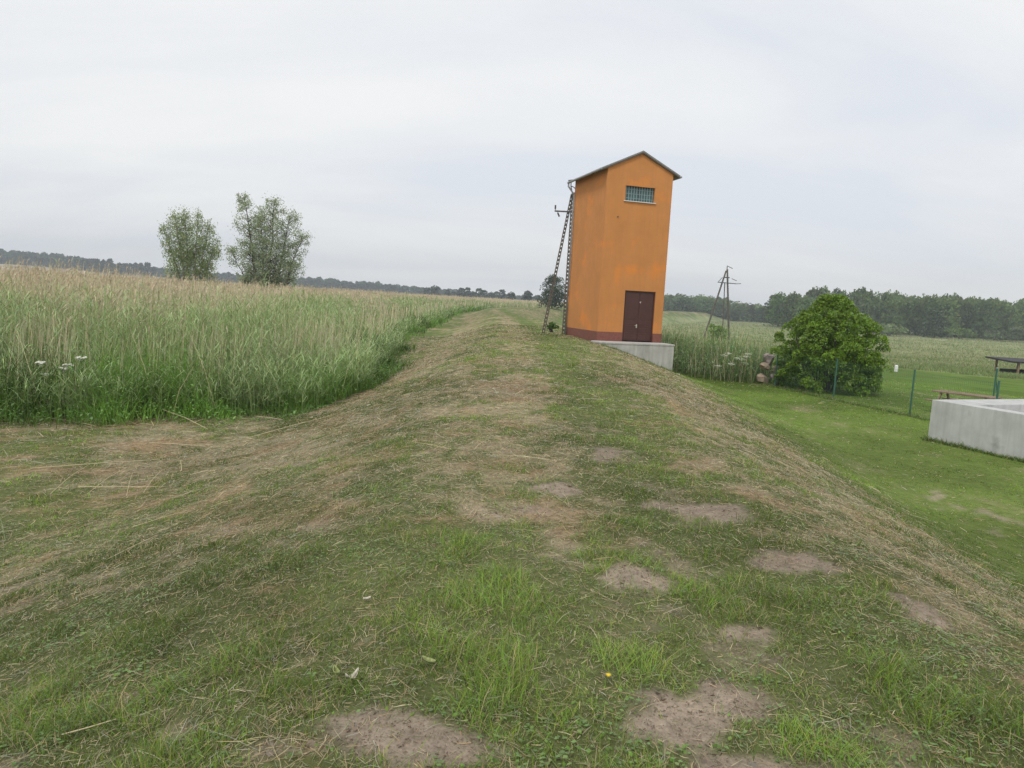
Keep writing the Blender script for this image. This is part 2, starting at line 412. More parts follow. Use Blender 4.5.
cg = cg * (.5 + .95 * fbm(x * 2.2, y * 2.2, 44, 3)[:, None]) * (.62 + .76 * sm(fbm(x * .4, y * .4, 48, 3), .3, .7)[:, None]) * np.where(rng.random(n)[:, None] < .3, np.array([1.3, 1.08, .8]), 1)
cd = np.array([.50, .40, .22])
c = np.where(isdry[:, None], tint(cd, n, .35, .05), tint(cg, n, .35, .06))
rb = RB(); P = np.c_[x, y, z]
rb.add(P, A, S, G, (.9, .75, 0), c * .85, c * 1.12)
ex = []; ey = []
def along(ax, ay, bx, by, n, w):
    t_ = rng.random(n); ox, oy = (by - ay), -(bx - ax); L_ = math.hypot(ox, oy); o_ = np.abs(rng.normal(0, w, n)); ex.append(ax + (bx - ax) * t_ + ox / L_ * o_); ey.append(ay + (by - ay) * t_ + oy / L_ * o_)
def loc(ox, oy, a, u_, v_): return ox + u_ * math.cos(a) - v_ * math.sin(a), oy + u_ * math.sin(a) + v_ * math.cos(a)
p0, p1, p2 = loc(BOX, BOY, BA, -.03, -5), loc(BOX, BOY, BA, -.03, .03), loc(BOX, BOY, BA, 6, .03)
along(*p1, *p0, 3200, .07); along(*p2, *p1, 1200, .10)
q0, q1 = loc(TOX, TOY, TA, -.3, -1.17), loc(TOX, TOY, TA, TW + .15, -1.17); along(*q0, *q1, 1500, .10)
for k in range(5):
    ya, yb = 38.1 - 3.6 * k, 38.1 - 3.6 * (k + 1); along(12.7 - .27 * (ya - 27.33), ya, 12.7 - .27 * (yb - 27.33), yb, 1300, .12); along(12.7 - .27 * (yb - 27.33), yb, 12.7 - .27 * (ya - 27.33), ya, 700, .10)
x = np.concatenate(ex); y = np.concatenate(ey); n = len(x); hh = np.exp(rng.normal(np.log(.085), .45, n)) * (.5 + fbm(x * 1.5, y * 1.5, 47, 3)); yaw = rng.uniform(0, 6.283, n)
A = hdir(yaw) * (hh * .35)[:, None] + up(n, hh); c = tint(np.array([.16, .25, .05]), n, .35); c[rng.random(n) < .15] = np.array([.42, .36, .2])
rb.add(np.c_[x, y, H(x, y) - .005], A, hdir(yaw + 1.57) * .013, hdir(yaw) * (hh * .3)[:, None] - up(n, hh * .25), (.9, .8, 0), c * .85, c * 1.1)
x, y = polar(-54, 56, np.linspace(1.2, 11, 40), lambda r: 1500 * min(1, 3 / r) ** 1.5)
g, t, b, l = fields(x, y); r = np.hypot(x, y); ok = (rng.random(len(x)) < g * sm(fbm(x * 2.1, y * 2.1, 46, 3), .42, .62) * (1 - b)) & ~keep_out(x, y)
x, y, r = x[ok], y[ok], r[ok]; n = len(x); yaw = rng.uniform(0, 6.283, n); ln = rng.uniform(.008, .024, n)
A = hdir(yaw) * ln[:, None] + up(n, ln * rng.uniform(-.1, .6, n)); c = tint(np.array([.15, .25, .05]), n, .35)
rb.add(np.c_[x, y, H(x, y) + rng.uniform(.004, .03, n)], A, hdir(yaw + np.pi / 2) * (ln * rng.uniform(.45, .9, n))[:, None], -up(n, ln * .25), (.3, 1, 0), c, c * 1.1)
tag(rb.build('mown_grass', M_leaf), 'short mown green grass growing in patches over the dike and lawn', 'grass', kind='stuff')

# cut stems lying about
x, y = polar(-52, 54, rs, lambda r: 5200 * min(1, 2.8 / r) ** 1.4)
g, t, b, l = fields(x, y); r = np.hypot(x, y); u = x - cxf(y)
ok = (rng.random(len(x)) < np.clip(.17 + 1.0 * t + .12 * sm(-u, 1, 2), 0, 1) * (1 - .65 * b) * (1 - .8 * l)) & (reed_depth(x, y) < .4) & ~keep_out(x, y)
x, y, g, t, l, r, u = (v[ok] for v in (x, y, g, t, l, r, u)); n = len(x)
ln = np.exp(rng.normal(np.log(.045), .55, n)) * (1 + .4 * (r > 8))
yaw = np.where(rng.random(n) < .2, R(115) + rng.normal(0, .7, n), rng.uniform(0, 2 * np.pi, n))
wd = np.maximum(.0022, r * .00052) * rng.uniform(.7, 1.5, n)
e = hdir(yaw) * ln[:, None]
z0 = H(x, y); z1 = H(x + e[:, 0], y + e[:, 1])
A = e + np.c_[np.zeros(n), np.zeros(n), z1 - z0 + ln * rng.normal(.06, .14, n)]
S = unit(np.c_[-np.sin(yaw), np.cos(yaw), rng.normal(0, .5, n)]) * wd[:, None]
G = np.c_[rng.normal(0, .2, n) * ln, rng.normal(0, .2, n) * ln, -.08 * ln]
pal = np.array([[.50, .40, .24], [.58, .49, .31], [.40, .29, .17], [.20, .225, .10], [.33, .31, .19], [.44, .42, .33]])
left = sm(-u, .6, 2.2)
pw = np.stack([.30 - .1 * left, .20 - .08 * left, .18 + 0 * left, .08 + .16 * left, .14 + .02 * left, .10 + 0 * left], 1); pw /= pw.sum(1, keepdims=True)
ki = (rng.random((n, 1)) > np.cumsum(pw, 1)).sum(1).clip(0, 5)
rust = (sm(fbm(x * 1.7, y * 1.7, 25, 3), .50, .66) * (rng.random(n) < .7))[:, None]
c = tint(pal[ki] * (1 - .6 * rust) + np.array([.40, .25, .12]) * .6 * rust, n, .4, .04)
rb = RB(); rb.add(np.c_[x, y, z0 + rng.uniform(.002, .022, n)], A, S, G, (.8, 1, .6), c, c)
# a fine matted layer close to the eye, and longer cut reed straw near the reeds
x, y = polar(-54, 56, np.linspace(1.2, 9, 36), lambda r: 5200 * min(1, 3.2 / r) ** 1.5)
g, t, b, l = fields(x, y); r = np.hypot(x, y); ok = (rng.random(len(x)) < (.55 + .45 * t) * (1 - .8 * b) * (1 - .5 * l)); x, y, r, t = x[ok], y[ok], r[ok], t[ok]; n = len(x)
ln = np.exp(rng.normal(np.log(.024), .4, n)); yaw = rng.uniform(0, 6.283, n); e = hdir(yaw) * ln[:, None]
A = e + up(n, H(x + e[:, 0], y + e[:, 1]) - H(x, y) + ln * rng.normal(.1, .25, n)); S = unit(np.c_[-np.sin(yaw), np.cos(yaw), rng.normal(0, .7, n)]) * (np.maximum(.002, r * .0006) * rng.uniform(.7, 1.5, n))[:, None]
ki = np.where(rng.random(n) < .35 + .5 * t, rng.integers(0, 3, n), rng.integers(3, 5, n)); c = tint(pal[ki] * np.array([.85, .85, .8]), n, .5, .05)
rb.add(np.c_[x, y, H(x, y) + rng.uniform(0, .014, n)], A, S, np.zeros((n, 3)), (.8, 1, .5), c, c)
x, y = polar(-54, 56, np.linspace(1.6, 9, 30), lambda r: 6000 * min(1, 3 / r) ** 1.6)
b = fields(x, y)[2]; ok = rng.random(len(x)) < sm(b, .15, .6); x, y = x[ok], y[ok]; n = len(x); sz = np.exp(rng.normal(np.log(.006), .5, n)); A = rv(n) * sz[:, None]; A[:, 2] = np.abs(A[:, 2]) * .7
c = tint(SOIL * 1.0, n, .3, .03); rb.add(np.c_[x, y, H(x, y) - .001], A, unit(np.cross(A, rv(n))) * (sz * 1.3)[:, None], np.zeros((n, 3)), (1, .8, .3), c, c)
x, y = polar(-54, 8, np.linspace(6.5, 40, 40), lambda r: 60 * (10 / r) ** 1.3)
d = reed_depth(x, y); ok = (d < .3) & (rng.random(len(x)) < .05 + .95 * np.exp(-np.maximum(-d, 0) / .8)); x, y = x[ok], y[ok]; n = len(x); r = np.hypot(x, y)
ln = np.exp(rng.normal(np.log(.32), .5, n)); yaw = rng.uniform(0, 6.283, n); e = hdir(yaw) * ln[:, None]
A = e + up(n, H(x + e[:, 0], y + e[:, 1]) - H(x, y) + ln * np.abs(rng.normal(.05, .16, n))); S = unit(np.c_[-np.sin(yaw), np.cos(yaw), rng.normal(0, .4, n)]) * (np.maximum(.005, r * .0006) * rng.uniform(.7, 1.4, n))[:, None]
c = tint(pal[rng.choice(6, n, p=[.3, .2, .12, .2, .12, .06])], n, .3); rb.add(np.c_[x, y, H(x, y) + .02], A, S, -up(n, ln * .08), (.8, 1, .5), c, c)
tag(rb.build('grass_clippings', M_leaf), 'dry straw coloured clippings strewn over the mown dike slopes', 'clippings', kind='stuff')

# ---------------------------------------------------------------- reeds on the left
rs = np.r_[np.linspace(11, 40, 24), np.geomspace(42, 330, 26)]
wind = R(20)
# dry stems of last year with plumes
x, y = polar(-50, 14, rs, lambda r: 150 * (13 / r) ** 1.5)
d = reed_depth(x, y)
ok = (rng.random(len(x)) < (.24 * sm(d, .2, 1) + .36 * sm(d, .8, 5) + .40 * sm(d, 5, 13)) * (.25 + .95 * sm(fbm(x * .4, y * .4, 51, 3), .35, .62)))
x, y, d = x[ok], y[ok], d[ok]; n = len(x); r = np.hypot(x, y)
h = (1.65 + .90 * sm(d, .5, 12) + .35 * (fbm(x * .25, y * .25, 52, 2) - .5)) * rng.normal(1, .10, n)
z = H(x, y, False) - .02
yaw = rng.normal(wind, 1.1, n); lean = np.abs(rng.normal(0, .09, n)) + (rng.random(n) < .05) * rng.uniform(.1, .5, n)
A = hdir(yaw) * (h * lean)[:, None] + up(n, h); G = hdir(yaw) * (h * rng.uniform(0, .08, n))[:, None]
w = np.maximum(.005, r * .00052) * rng.uniform(.8, 1.3, n)
S = hdir(rng.normal(np.arctan2(-x, y) * 1, .7, n)) * w[:, None]
tanv = fbm(x * .22, y * .22, 53, 3)[:, None]
c0 = tint(np.array([.60, .54, .34]), n, .25); c1 = tint(np.array([.68, .58, .40]) * (.82 + .36 * tanv), n, .22)
rb = RB(); rb.add(np.c_[x, y, z], A, S, G, (1, .95, .8, .5), c0, c1)
tip = np.c_[x, y, z] + A + G
for k in range(2):
    pl = rng.uniform(.16, .32, n) * (1 if k == 0 else .8)
    ya = yaw + rng.normal(0, .5, n)
    Ap = hdir(ya) * (pl * rng.uniform(.1, .7, n))[:, None] + up(n, pl * .9)
    cp = tint(np.array([.62, .53, .37]), n, .25)
    m = d > 2.0 + 5 * rng.random(n)
    tipm, Apm, plm, cpm, rm, nm = tip[m], Ap[m], pl[m], cp[m], r[m], m.sum()
    rb.add(tipm - Apm * .35, Apm, hdir(rng.uniform(0, 6.28, nm)) * (np.maximum(.024, rm * .0008) * rng.uniform(.6, 1.3, nm))[:, None], -up(nm, plm * .3), (.3, 1, 0), cpm * .95, cpm * 1.05)
tag(rb.build('dry_reeds', M_reed), 'tall straw coloured dry reeds with feathery plumes covering the marsh left of the dike', 'reeds', kind='stuff')

# green growth of this year
x, y = polar(-50, 14, rs, lambda r: 150 * (13 / r) ** 1.6)
d = reed_depth(x, y)
gp = fbm(x * .3, y * .3, 55, 3)
ok = (d > .05) & (rng.random(len(x)) < (1 - .88 * sm(d, 4, 18)) * (.5 + .6 * sm(gp, .35, .65)))
x, y, d, gp = x[ok], y[ok], d[ok], gp[ok]; n = len(x); r = np.hypot(x, y)
h = (.8 + 1.05 * sm(d, .1, 3.4) + .9 * (gp - .5)) * rng.normal(1, .15, n); z = H(x, y, False) - .02
yaw = rng.uniform(0, 6.28, n); A = hdir(yaw) * (h * .06)[:, None] + up(n, h); G = hdir(yaw) * (h * .06)[:, None]
cbase = np.array([.275, .36, .145]) * (.75 + .5 * gp[:, None])
cg = tint(cbase, n, .25)
rb = RB(); rb.add(np.c_[x, y, z], A, hdir(rng.uniform(0, 6.28, n)) * np.maximum(.008, r * .0006)[:, None], G, (1, .9, .5), cg * .9, cg * 1.1)
for k in range(5):
    s = rng.uniform(.25, 1.0, n); p = np.c_[x, y, z] + A * s[:, None] + G * (s * s)[:, None]
    ya = rng.uniform(0, 6.28, n); ln = rng.uniform(.28, .55, n)
    Al = hdir(ya) * (ln * .55)[:, None] + up(n, ln * .85); Gl = hdir(ya) * (ln * .3)[:, None] - up(n, ln * rng.uniform(.2, .75, n))
    wl = np.maximum(.014, r * .0007) * rng.uniform(.6, 1.3, n)
    c = tint(cbase * 1.15, n, .3)
    rb.add(p, Al, hdir(ya + np.pi / 2) * wl[:, None], Gl, (.6, 1, 0), c, c * 1.1)
tag(rb.build('green_reeds', M_reed), 'fresh green reed shoots growing thickly at the foot of the dry reeds', 'reeds', kind='stuff')

# nettles and rank grass along the edge of the reeds
x, y = polar(-50, 12, np.r_[np.linspace(9, 40, 30), np.geomspace(42, 160, 14)], lambda r: 640 * (12 / r) ** 1.7)
d = reed_depth(x, y); edge = 1.5 * (fbm(x * .8, y * .8, 57, 3) - .5)
ok = (d > -.15 + .5 * edge - .7 * rng.random(len(x)) ** 3) & (d < 1.6 + edge) & (rng.random(len(x)) < .35 + .65 * sm(fbm(x * 1.3, y * 1.3, 58, 3), .3, .55))
x, y, d = x[ok], y[ok], d[ok]; n = len(x); r = np.hypot(x, y)
h = (.22 + .66 * sm(d, -.4, 1.0)) * (.35 + 1.5 * sm(fbm(x * .55, y * .55, 59, 3), .3, .7)) * rng.normal(1, .2, n).clip(.5, 1.6); z = H(x, y, False) - .02
yaw = rng.uniform(0, 6.28, n)
A = hdir(yaw) * (h * rng.uniform(.05, .5, n))[:, None] + up(n, h); G = hdir(yaw) * (h * rng.uniform(.1, .5, n))[:, None] - up(n, h * rng.uniform(0, .35, n))
hue = fbm(x * .5, y * .5, 60, 3)[:, None]
cb = np.array([.15, .27, .048]) * (.4 + 1.15 * sm(hue, .25, .7)); c = tint(cb, n, .3)
rb = RB(); rb.add(np.c_[x, y, z], A, hdir(yaw + np.pi / 2 + rng.normal(0, .5, n)) * np.maximum(.009, r * .0007)[:, None], G, (.8, .9, 0), c * .85, c * 1.15)
for k in range(3):                       # broad leaves
    m = rng.random(n) < .22; nn = m.sum()
    s = rng.uniform(.45, 1, nn); p = np.c_[x, y, z][m] + A[m] * s[:, None] + G[m] * (s * s)[:, None]
    ya = rng.uniform(0, 6.28, nn); ln = rng.uniform(.04, .10, nn)
    Al = hdir(ya) * ln[:, None] + up(nn, ln * rng.uniform(-.2, .7, nn)); c = tint(cb[m] * np.array([.85, .9, 1.0]), nn, .35)
    rb.add(p, Al, hdir(ya + np.pi / 2) * (ln * .5)[:, None], -up(nn, ln * .4), (.3, 1, 0), c, c)
tag(rb.build('rank_grass', M_leaf), 'dark green nettles and rank grass along the mown edge of the reeds', 'weeds', kind='stuff')

# ---------------------------------------------------------------- weeds right of the tower, and the meadow
fence_x = lambda yy: 12.7 - .27 * (yy - 27.33)
x, y = polar(5, 32, np.r_[np.linspace(28, 62, 30)], lambda r: 95 * (30 / r) ** 1.6)
fr_y = np.interp(x, [4, 7.2, 11.2, 13], [36.5, 33.6, 31.6, 30.8])
n1 = fbm(x * .45, y * .45, 61, 3)
ok = (y > fr_y + .5 * (n1 - .5)) & (x > np.interp(y, [30, 36, 62], [7.0, 7.2, 10])) & (x < fence_x(y) + 2.0 + .12 * (y - 30)) & (rng.random(len(x)) < .5 + .5 * sm(n1, .3, .6)) & ~keep_out(x, y)
ok &= ~(((x - 13.7) / 2.1) ** 2 + ((y - 30.3) / 2.0) ** 2 < 1) & ~(((x - 11.8) / .75) ** 2 + ((y - 31.9) / .75) ** 2 < 1)
x, y, n1 = x[ok], y[ok], n1[ok]; n = len(x); r = np.hypot(x, y)
h = (1.05 + .5 * sm(y - fr_y[ok], 0, 2) + .9 * (n1 - .5)) * rng.normal(1, .24, n).clip(.5, 1.6); z = H(x, y, False) - .02
yaw = rng.uniform(0, 6.28, n); A = hdir(yaw) * (h * rng.uniform(.02, .2, n))[:, None] + up(n, h); G = hdir(yaw) * (h * .1)[:, None] - up(n, h * .05)
dryw = rng.random(n) < .2 + .4 * sm(y - fr_y[ok], 3, 14)
cb = np.where(dryw[:, None], np.array([.56, .49, .33]), np.array([.19, .28, .10]) * (.75 + .5 * n1[:, None]))
c = tint(cb, n, .25)
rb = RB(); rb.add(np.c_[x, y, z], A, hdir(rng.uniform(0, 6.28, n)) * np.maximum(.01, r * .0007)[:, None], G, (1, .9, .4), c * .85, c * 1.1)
for k in range(4):
    m = ~dryw; nn = m.sum(); s = rng.uniform(.15, 1, nn); p = np.c_[x, y, z][m] + A[m] * s[:, None] + G[m] * (s * s)[:, None]
    ya = rng.uniform(0, 6.28, nn); ln = rng.uniform(.2, .5, nn)
    Al = hdir(ya) * (ln * .6)[:, None] + up(nn, ln * .7); Gl = hdir(ya) * (ln * .3)[:, None] - up(nn, ln * rng.uniform(.3, .9, nn))
    c = tint(cb[m] * 1.1, nn, .3)
    rb.add(p, Al, hdir(ya + np.pi / 2) * (.034 * rng.uniform(.6, 1.3, nn))[:, None], Gl, (.5, 1, 0), c, c * 1.1)
tag(rb.build('tall_weeds', M_reed), 'tall green weeds and reeds right of the concrete apron behind the wire fence', 'weeds', kind='stuff')

# long meadow grass, far right
x, y = polar(-2, 50, np.geomspace(38, 480, 44), lambda r: 95 * (40 / r) ** 1.75 * (1 - .75 * sm(r, 110, 200)))
u = x - cxf(y); n1 = fbm(x * .05, y * .09, 62, 3); n2 = fbm(x * .25, y * .25, 63, 3)
edge = y + .35 * x + 16 * (fbm(x * .06, y * .06, 64, 2) - .5)
wet = (x < fence_x(y) + 8) & (y > 44)
inm = (edge > 88) | (wet & (x > 9))
ok = inm & (u > np.interp(y, [40, 60, 100, 200], [9, 12, 17, 24])) & (rng.random(len(x)) < .35 + .65 * sm(n2, .3, .55))
ok &= ~((abs(x - 61.3) < 5.5) & (abs(y - 81) < 3.4))
x, y, n1, n2, edge, wet = x[ok], y[ok], n1[ok], n2[ok], edge[ok], wet[ok]; n = len(x); r = np.hypot(x, y)
h = (.16 + .40 * n2 + .35 * wet) * rng.normal(1, .2, n); z = H(x, y, False) - .02
yaw = rng.uniform(0, 6.28, n); A = hdir(yaw) * (h * rng.uniform(.05, .35, n))[:, None] + up(n, h); G = hdir(yaw) * (h * .2)[:, None] - up(n, h * .15)
grn = sm(n1, .42, .58) * (1 - .5 * sm(r, 180, 300)); first = 1 - sm(edge, 98, 140)
isg = rng.random(n) < np.clip(.25 + .45 * grn + .45 * first, 0, 1) * np.where(wet, .55, 1)
cb = np.where(isg[:, None], np.array([.215, .275, .105]), np.array([.365, .37, .205]))
c = tint(cb, n, .14)
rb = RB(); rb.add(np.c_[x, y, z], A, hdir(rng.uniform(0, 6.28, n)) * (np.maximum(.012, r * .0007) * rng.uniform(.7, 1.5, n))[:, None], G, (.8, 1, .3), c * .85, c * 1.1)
tag(rb.build('meadow_grass', M_reed), 'long pale seeding meadow grass stretching to the wood on the right', 'grass', kind='stuff')

# ---------------------------------------------------------------- transformer tower
def tower():
    t = empty('transformer_tower', (TOX, TOY, 0), TA)
    tag(t, 'tall narrow orange rendered transformer tower with grey gabled roof beside the dike path', 'tower')
    W, D, he, ha, zb = TW, TD, 7.66, 8.42, -2.0
    dx0, dx1, dh = .385 * W, .865 * W, 2.31
    wx0, wx1, wz0, wz1 = .285 * W, .735 * W, 6.29, 6.95
    m = MB(); pl = .39
    # front wall as a field of panels around the two openings
    xs = [0, wx0, dx0, wx1, dx1, W]; zs = [pl, dh, wz0, wz1, he]
    for i in range(5):
        for j in range(4):
            xa, xb, za, zc = xs[i], xs[i + 1], zs[j], zs[j + 1]
            xm, zm = (xa + xb) / 2, (za + zc) / 2
            if (dx0 < xm < dx1 and zm < dh) or (wx0 < xm < wx1 and wz0 < zm < wz1): continue
            m.poly([(xa, 0, za), (xb, 0, za), (xb, 0, zc), (xa, 0, zc)])
    m.poly([(0, 0, he), (W, 0, he), (W / 2, 0, ha)])
    for (a0, a1, b0, b1, dep) in ((dx0, dx1, pl, dh, .14), (wx0, wx1, wz0, wz1, .2)):
        m.poly([(a0, 0, b0), (a0, 0, b1), (a0, dep, b1), (a0, dep, b0)]); m.poly([(a1, 0, b0), (a1, dep, b0), (a1, dep, b1), (a1, 0, b1)])
        m.poly([(a0, 0, b1), (a1, 0, b1), (a1, dep, b1), (a0, dep, b1)])
    m.poly([(wx0, 0, wz0), (wx0, .2, wz0), (wx1, .2, wz0), (wx1, 0, wz0)])
    m.poly([(0, D, pl), (0, 0, pl), (0, 0, he), (0, D, he)]); m.poly([(W, 0, pl), (W, D, pl), (W, D, he), (W, 0, he)])
    m.poly([(W, D, pl), (0, D, pl), (0, D, he), (W / 2, D, ha), (W, D, he)])
    m.build('wall', M_orange, t)
    # dark tiled plinth, 15 mm proud, with a gap for the door
    p = MB(); e = .015
    p.box(-e, dx0, -e, .1, zb, pl); p.box(dx1, W + e, -e, .1, zb, pl); p.box(dx0, dx1, -e + .01, .1, zb, -.03)
    p.box(-e, .1, .1, D + e, zb, pl); p.box(W - .1, W + e, .1, D + e, zb, pl); p.box(.1, W - .1, D - .1, D + e, zb, pl)
    p.build('plinth', M_plinth, t)
    # door: frame, two leaves, handle plate
    d = empty('door', (dx0, .09, 0), 0, t); dw = dx1 - dx0
    f = MB(); f.box(0, .05, -.03, .05, 0, dh); f.box(dw - .05, dw, -.03, .05, 0, dh); f.box(.05, dw - .05, -.03, .05, dh - .05, dh)
    f.build('door_frame', M_door, d, bevel=.004)
    for s in (0, 1):
        l = MB(); x0 = .053 + s * (dw / 2 - .05); x1 = x0 + dw / 2 - .056
        l.box(x0, x1, 0, .03, .02, dh - .053)
        l.box(x0 + .03, x1 - .03, -.012, -.001, .06, .94); l.box(x0 + .03, x1 - .03, -.012, -.001, 1.02, dh - .1)
        for k in range(7):
            l.box(x0 + .06, x1 - .06, -.02, -.0125, .12 + k * .11, .16 + k * .11)
        l.build('door_leaf', M_door, d, bevel=.003)
    h = MB(); h.box(dw / 2 - .09, dw / 2 - .03, -.03, -.0225, .62, .78); h.beam((dw / 2 - .06, -.06, .72), (dw / 2 - .17, -.06, .72), .02, .02); h.beam((dw / 2 - .06, -.03, .72), (dw / 2 - .06, -.07, .72), .02, .02)
    h.build('handle', M_brass, d)
    s = MB(); s.tube([(dw / 2 + .06, -.021, 1.80), (dw / 2 + .06, -.014, 1.80)], .055, 3); s.build('warning_plate', M_brass, d)
    # window: frame, pane, bars, sill
    w = empty('window', (wx0, .12, wz0), 0, t); ww, wh = wx1 - wx0, wz1 - wz0
    f = MB(); f.box(0, ww, 0, .06, 0, .045); f.box(0, ww, 0, .06, wh - .045, wh); f.box(0, .045, 0, .06, .045, wh - .045); f.box(ww - .045, ww, 0, .06, .045, wh - .045); f.box(ww / 2 - .02, ww / 2 + .02, .0, .06, .045, wh - .045)
    f.build('frame', M_frame, w)
    g = MB(); g.box(.045, ww - .045, .04, .05, .045, wh - .045); g.build('pane', M_glass, w)
    b = MB()
    for k in range(11):
        xx = .07 + k * (ww - .14) / 10; b.box(xx - .012, xx + .012, -.03, -.01, .0, wh)
    for k in range(3):
        zz = .14 + k * .19; b.box(.0, ww, -.009, .0, zz - .01, zz + .01)
    b.build('window_bars', M_bar, w)
    s = MB(); s.hexa([(-.06, -.19, -.035), (ww + .06, -.19, -.035), (ww + .06, .0, -.02), (-.06, .0, -.02), (-.06, -.19, -.003), (ww + .06, -.19, -.003), (ww + .06, .0, .025), (-.06, .0, .025)])
    s.build('sill', M_sill, w)
    # roof: two sheets with overhang and a thin verge
    sl = math.atan2(ha - he, W / 2); ov = .30; og = .10; th = .07
    rz = lambda xx: ha + .02 - abs(xx - W / 2) * math.tan(sl)
    r = MB(); y0, y1 = -og, D + og
    for sgn in (-1, 1):
        xa = W / 2; xb = W / 2 + sgn * (W / 2 + ov)
        za, zc = rz(xa), rz(xb)
        c = [(xa, y0, za), (xb, y0, zc), (xb, y1, zc), (xa, y1, za)]
        if sgn < 0: c = [c[1], c[0], c[3], c[2]]
        r.hexa(c + [(p[0], p[1], p[2] + th) for p in c])
    r.build('roof', M_roof, t)
    v = MB()
    for sgn in (-1, 1):
        xa, xb = W / 2, W / 2 + sgn * (W / 2 + ov - .02)
        v.hexa([(xa, y0 + .01, rz(xa) - .05), (xb, y0 + .01, rz(xb) - .05), (xb, -.003, rz(xb) - .05), (xa, -.003, rz(xa) - .05),
                (xa, y0 + .01, rz(xa) - .003), (xb, y0 + .01, rz(xb) - .003), (xb, -.003, rz(xb) - .003), (xa, -.003, rz(xa) - .003)])
    v.build('verge_board', M_soffit, t)
    for sgn in (-1, 1):
        gt = MB(); xg = W / 2 + sgn * (W / 2 + ov + .045)
        gt.tube([(xg, y0, rz(xg) + .02), (xg, y1, rz(xg) + .0)], .055, 8); gt.build('gutter', M_zinc, t, smooth=True)
    dp = MB(); xg = -ov - .045; zt = rz(xg)
    dp.tube([(xg, D + .03, zt), (xg, D + .03, zt - .18), (-.08, D - .08, zt - .55), (-.08, D - .08, -.1)], .045, 8); dp.build('downpipe', M_zinc, t, smooth=True)
    br = MB(); br.tube([(.62 * 1, -.001, 5.55), (.62, -.05, 5.55)], .03, 8); br.build('wall_bolt', M_steel, t)
    return t
tower()

# concrete apron in front of the door
def apron():
    t = empty('concrete_apron', (TOX, TOY, 0), TA)
    tag(t, 'pale concrete apron wedge built out below the brown tower door', 'platform')
    m = MB(); W = TW
    m.box(-.28, W + .10, -1.12, -.02, -2.2, -.10); m.box(-.30, W + .12, -1.14, -.02, -.0995, -.022)
    m.build('concrete_slab', M_conc, t, bevel=.012)
apron()

# ---------------------------------------------------------------- lattice concrete poles
def lattice(m, p0, p1, w0, w1, side, step=.42, thick=.05):
    p0 = Vector(p0); p1 = Vector(p1); d = p1 - p0; L = d.length; d /= L; a = Vector(side); a = (a - d * a.dot(d)).normalized()
    for s in (-1, 1):
        n = d.cross(a); q0 = p0 + a * s * w0 / 2; q1 = p1 + a * s * w1 / 2
        m.beam(q0, q1, thick, thick * 2.0, side)
    k = 0; s = .05
    while s < L:
        w = w0 + (w1 - w0) * s / L; c = p0 + d * s
        m.beam(c - a * (w / 2 - thick / 2 - .001), c + a * (w / 2 - thick / 2 - .001), .12, thick * 1.8)
        s += step

def insulator(m, p, d=(0, 0, 1), L=.22):
    p = Vector(p); d = Vector(d).normalized()
    m.tube([p, p + d * .06], .012, 6)
    pts = []; rad = []
    for k in range(9):
        pts.append(p + d * (.05 + (L - .05) * k / 8)); rad.append(.028 if k % 2 == 0 else .05)
    m.tube(pts, rad, 8)

def near_pole():
    t = empty('utility_pole', (2.5, 36.1, 0)); ox, oy = 2.5, 36.1
    tag(t, 'two-legged lattice concrete pole leaning against the left side of the orange tower', 'utility pole')
    P = lambda a, b, c: (a - ox, b - oy, c)
    top = P(2.57, 36.1, 7.15)
    a = MB(); lattice(a, P(1.44, 36.15, -.25), (top[0] - .03, top[1], 7.05), .12, .09, (1, 0, 0), .20, .046); a.build('leg', M_pole, t)
    b = MB(); lattice(b, P(2.52, 36.05, -.25), (top[0] + .02, top[1] - .02, 7.15), .13, .10, (1, 0, 0), .20, .05); b.build('leg', M_pole, t)
    c = MB(); c.beam(P(1.70, 35.96, 6.17), P(2.82, 35.96, 6.17), .07, .07); c.build('crossarm', M_steel, t)
    for p, d in ((P(1.73, 35.96, 6.205), (0, 0, 1)), (P(1.84, 35.96, 6.135), (.5, 0, -1))):
        i = MB(); insulator(i, p, d, .26); i.build('insulator', M_insul, t)
    k = MB(); k.tube([P(2.57, 36.05, 7.0), P(2.45, 36.02, 7.45), P(2.45, 36.0, 7.72)], .025, 6); k.beam(P(2.30, 36.0, 7.70), P(2.75, 36.0, 7.78), .05, .05); k.tube([P(2.45, 36.0, 7.45), P(2.62, 35.97, 7.38), P(2.74, 35.95, 7.2)], .022, 6)
    k.build('bracket', M_steel, t)
    i = MB(); insulator(i, P(2.33, 36.0, 7.68), (0, 0, -1), .16); i.build('insulator', M_insul, t)
near_pole()

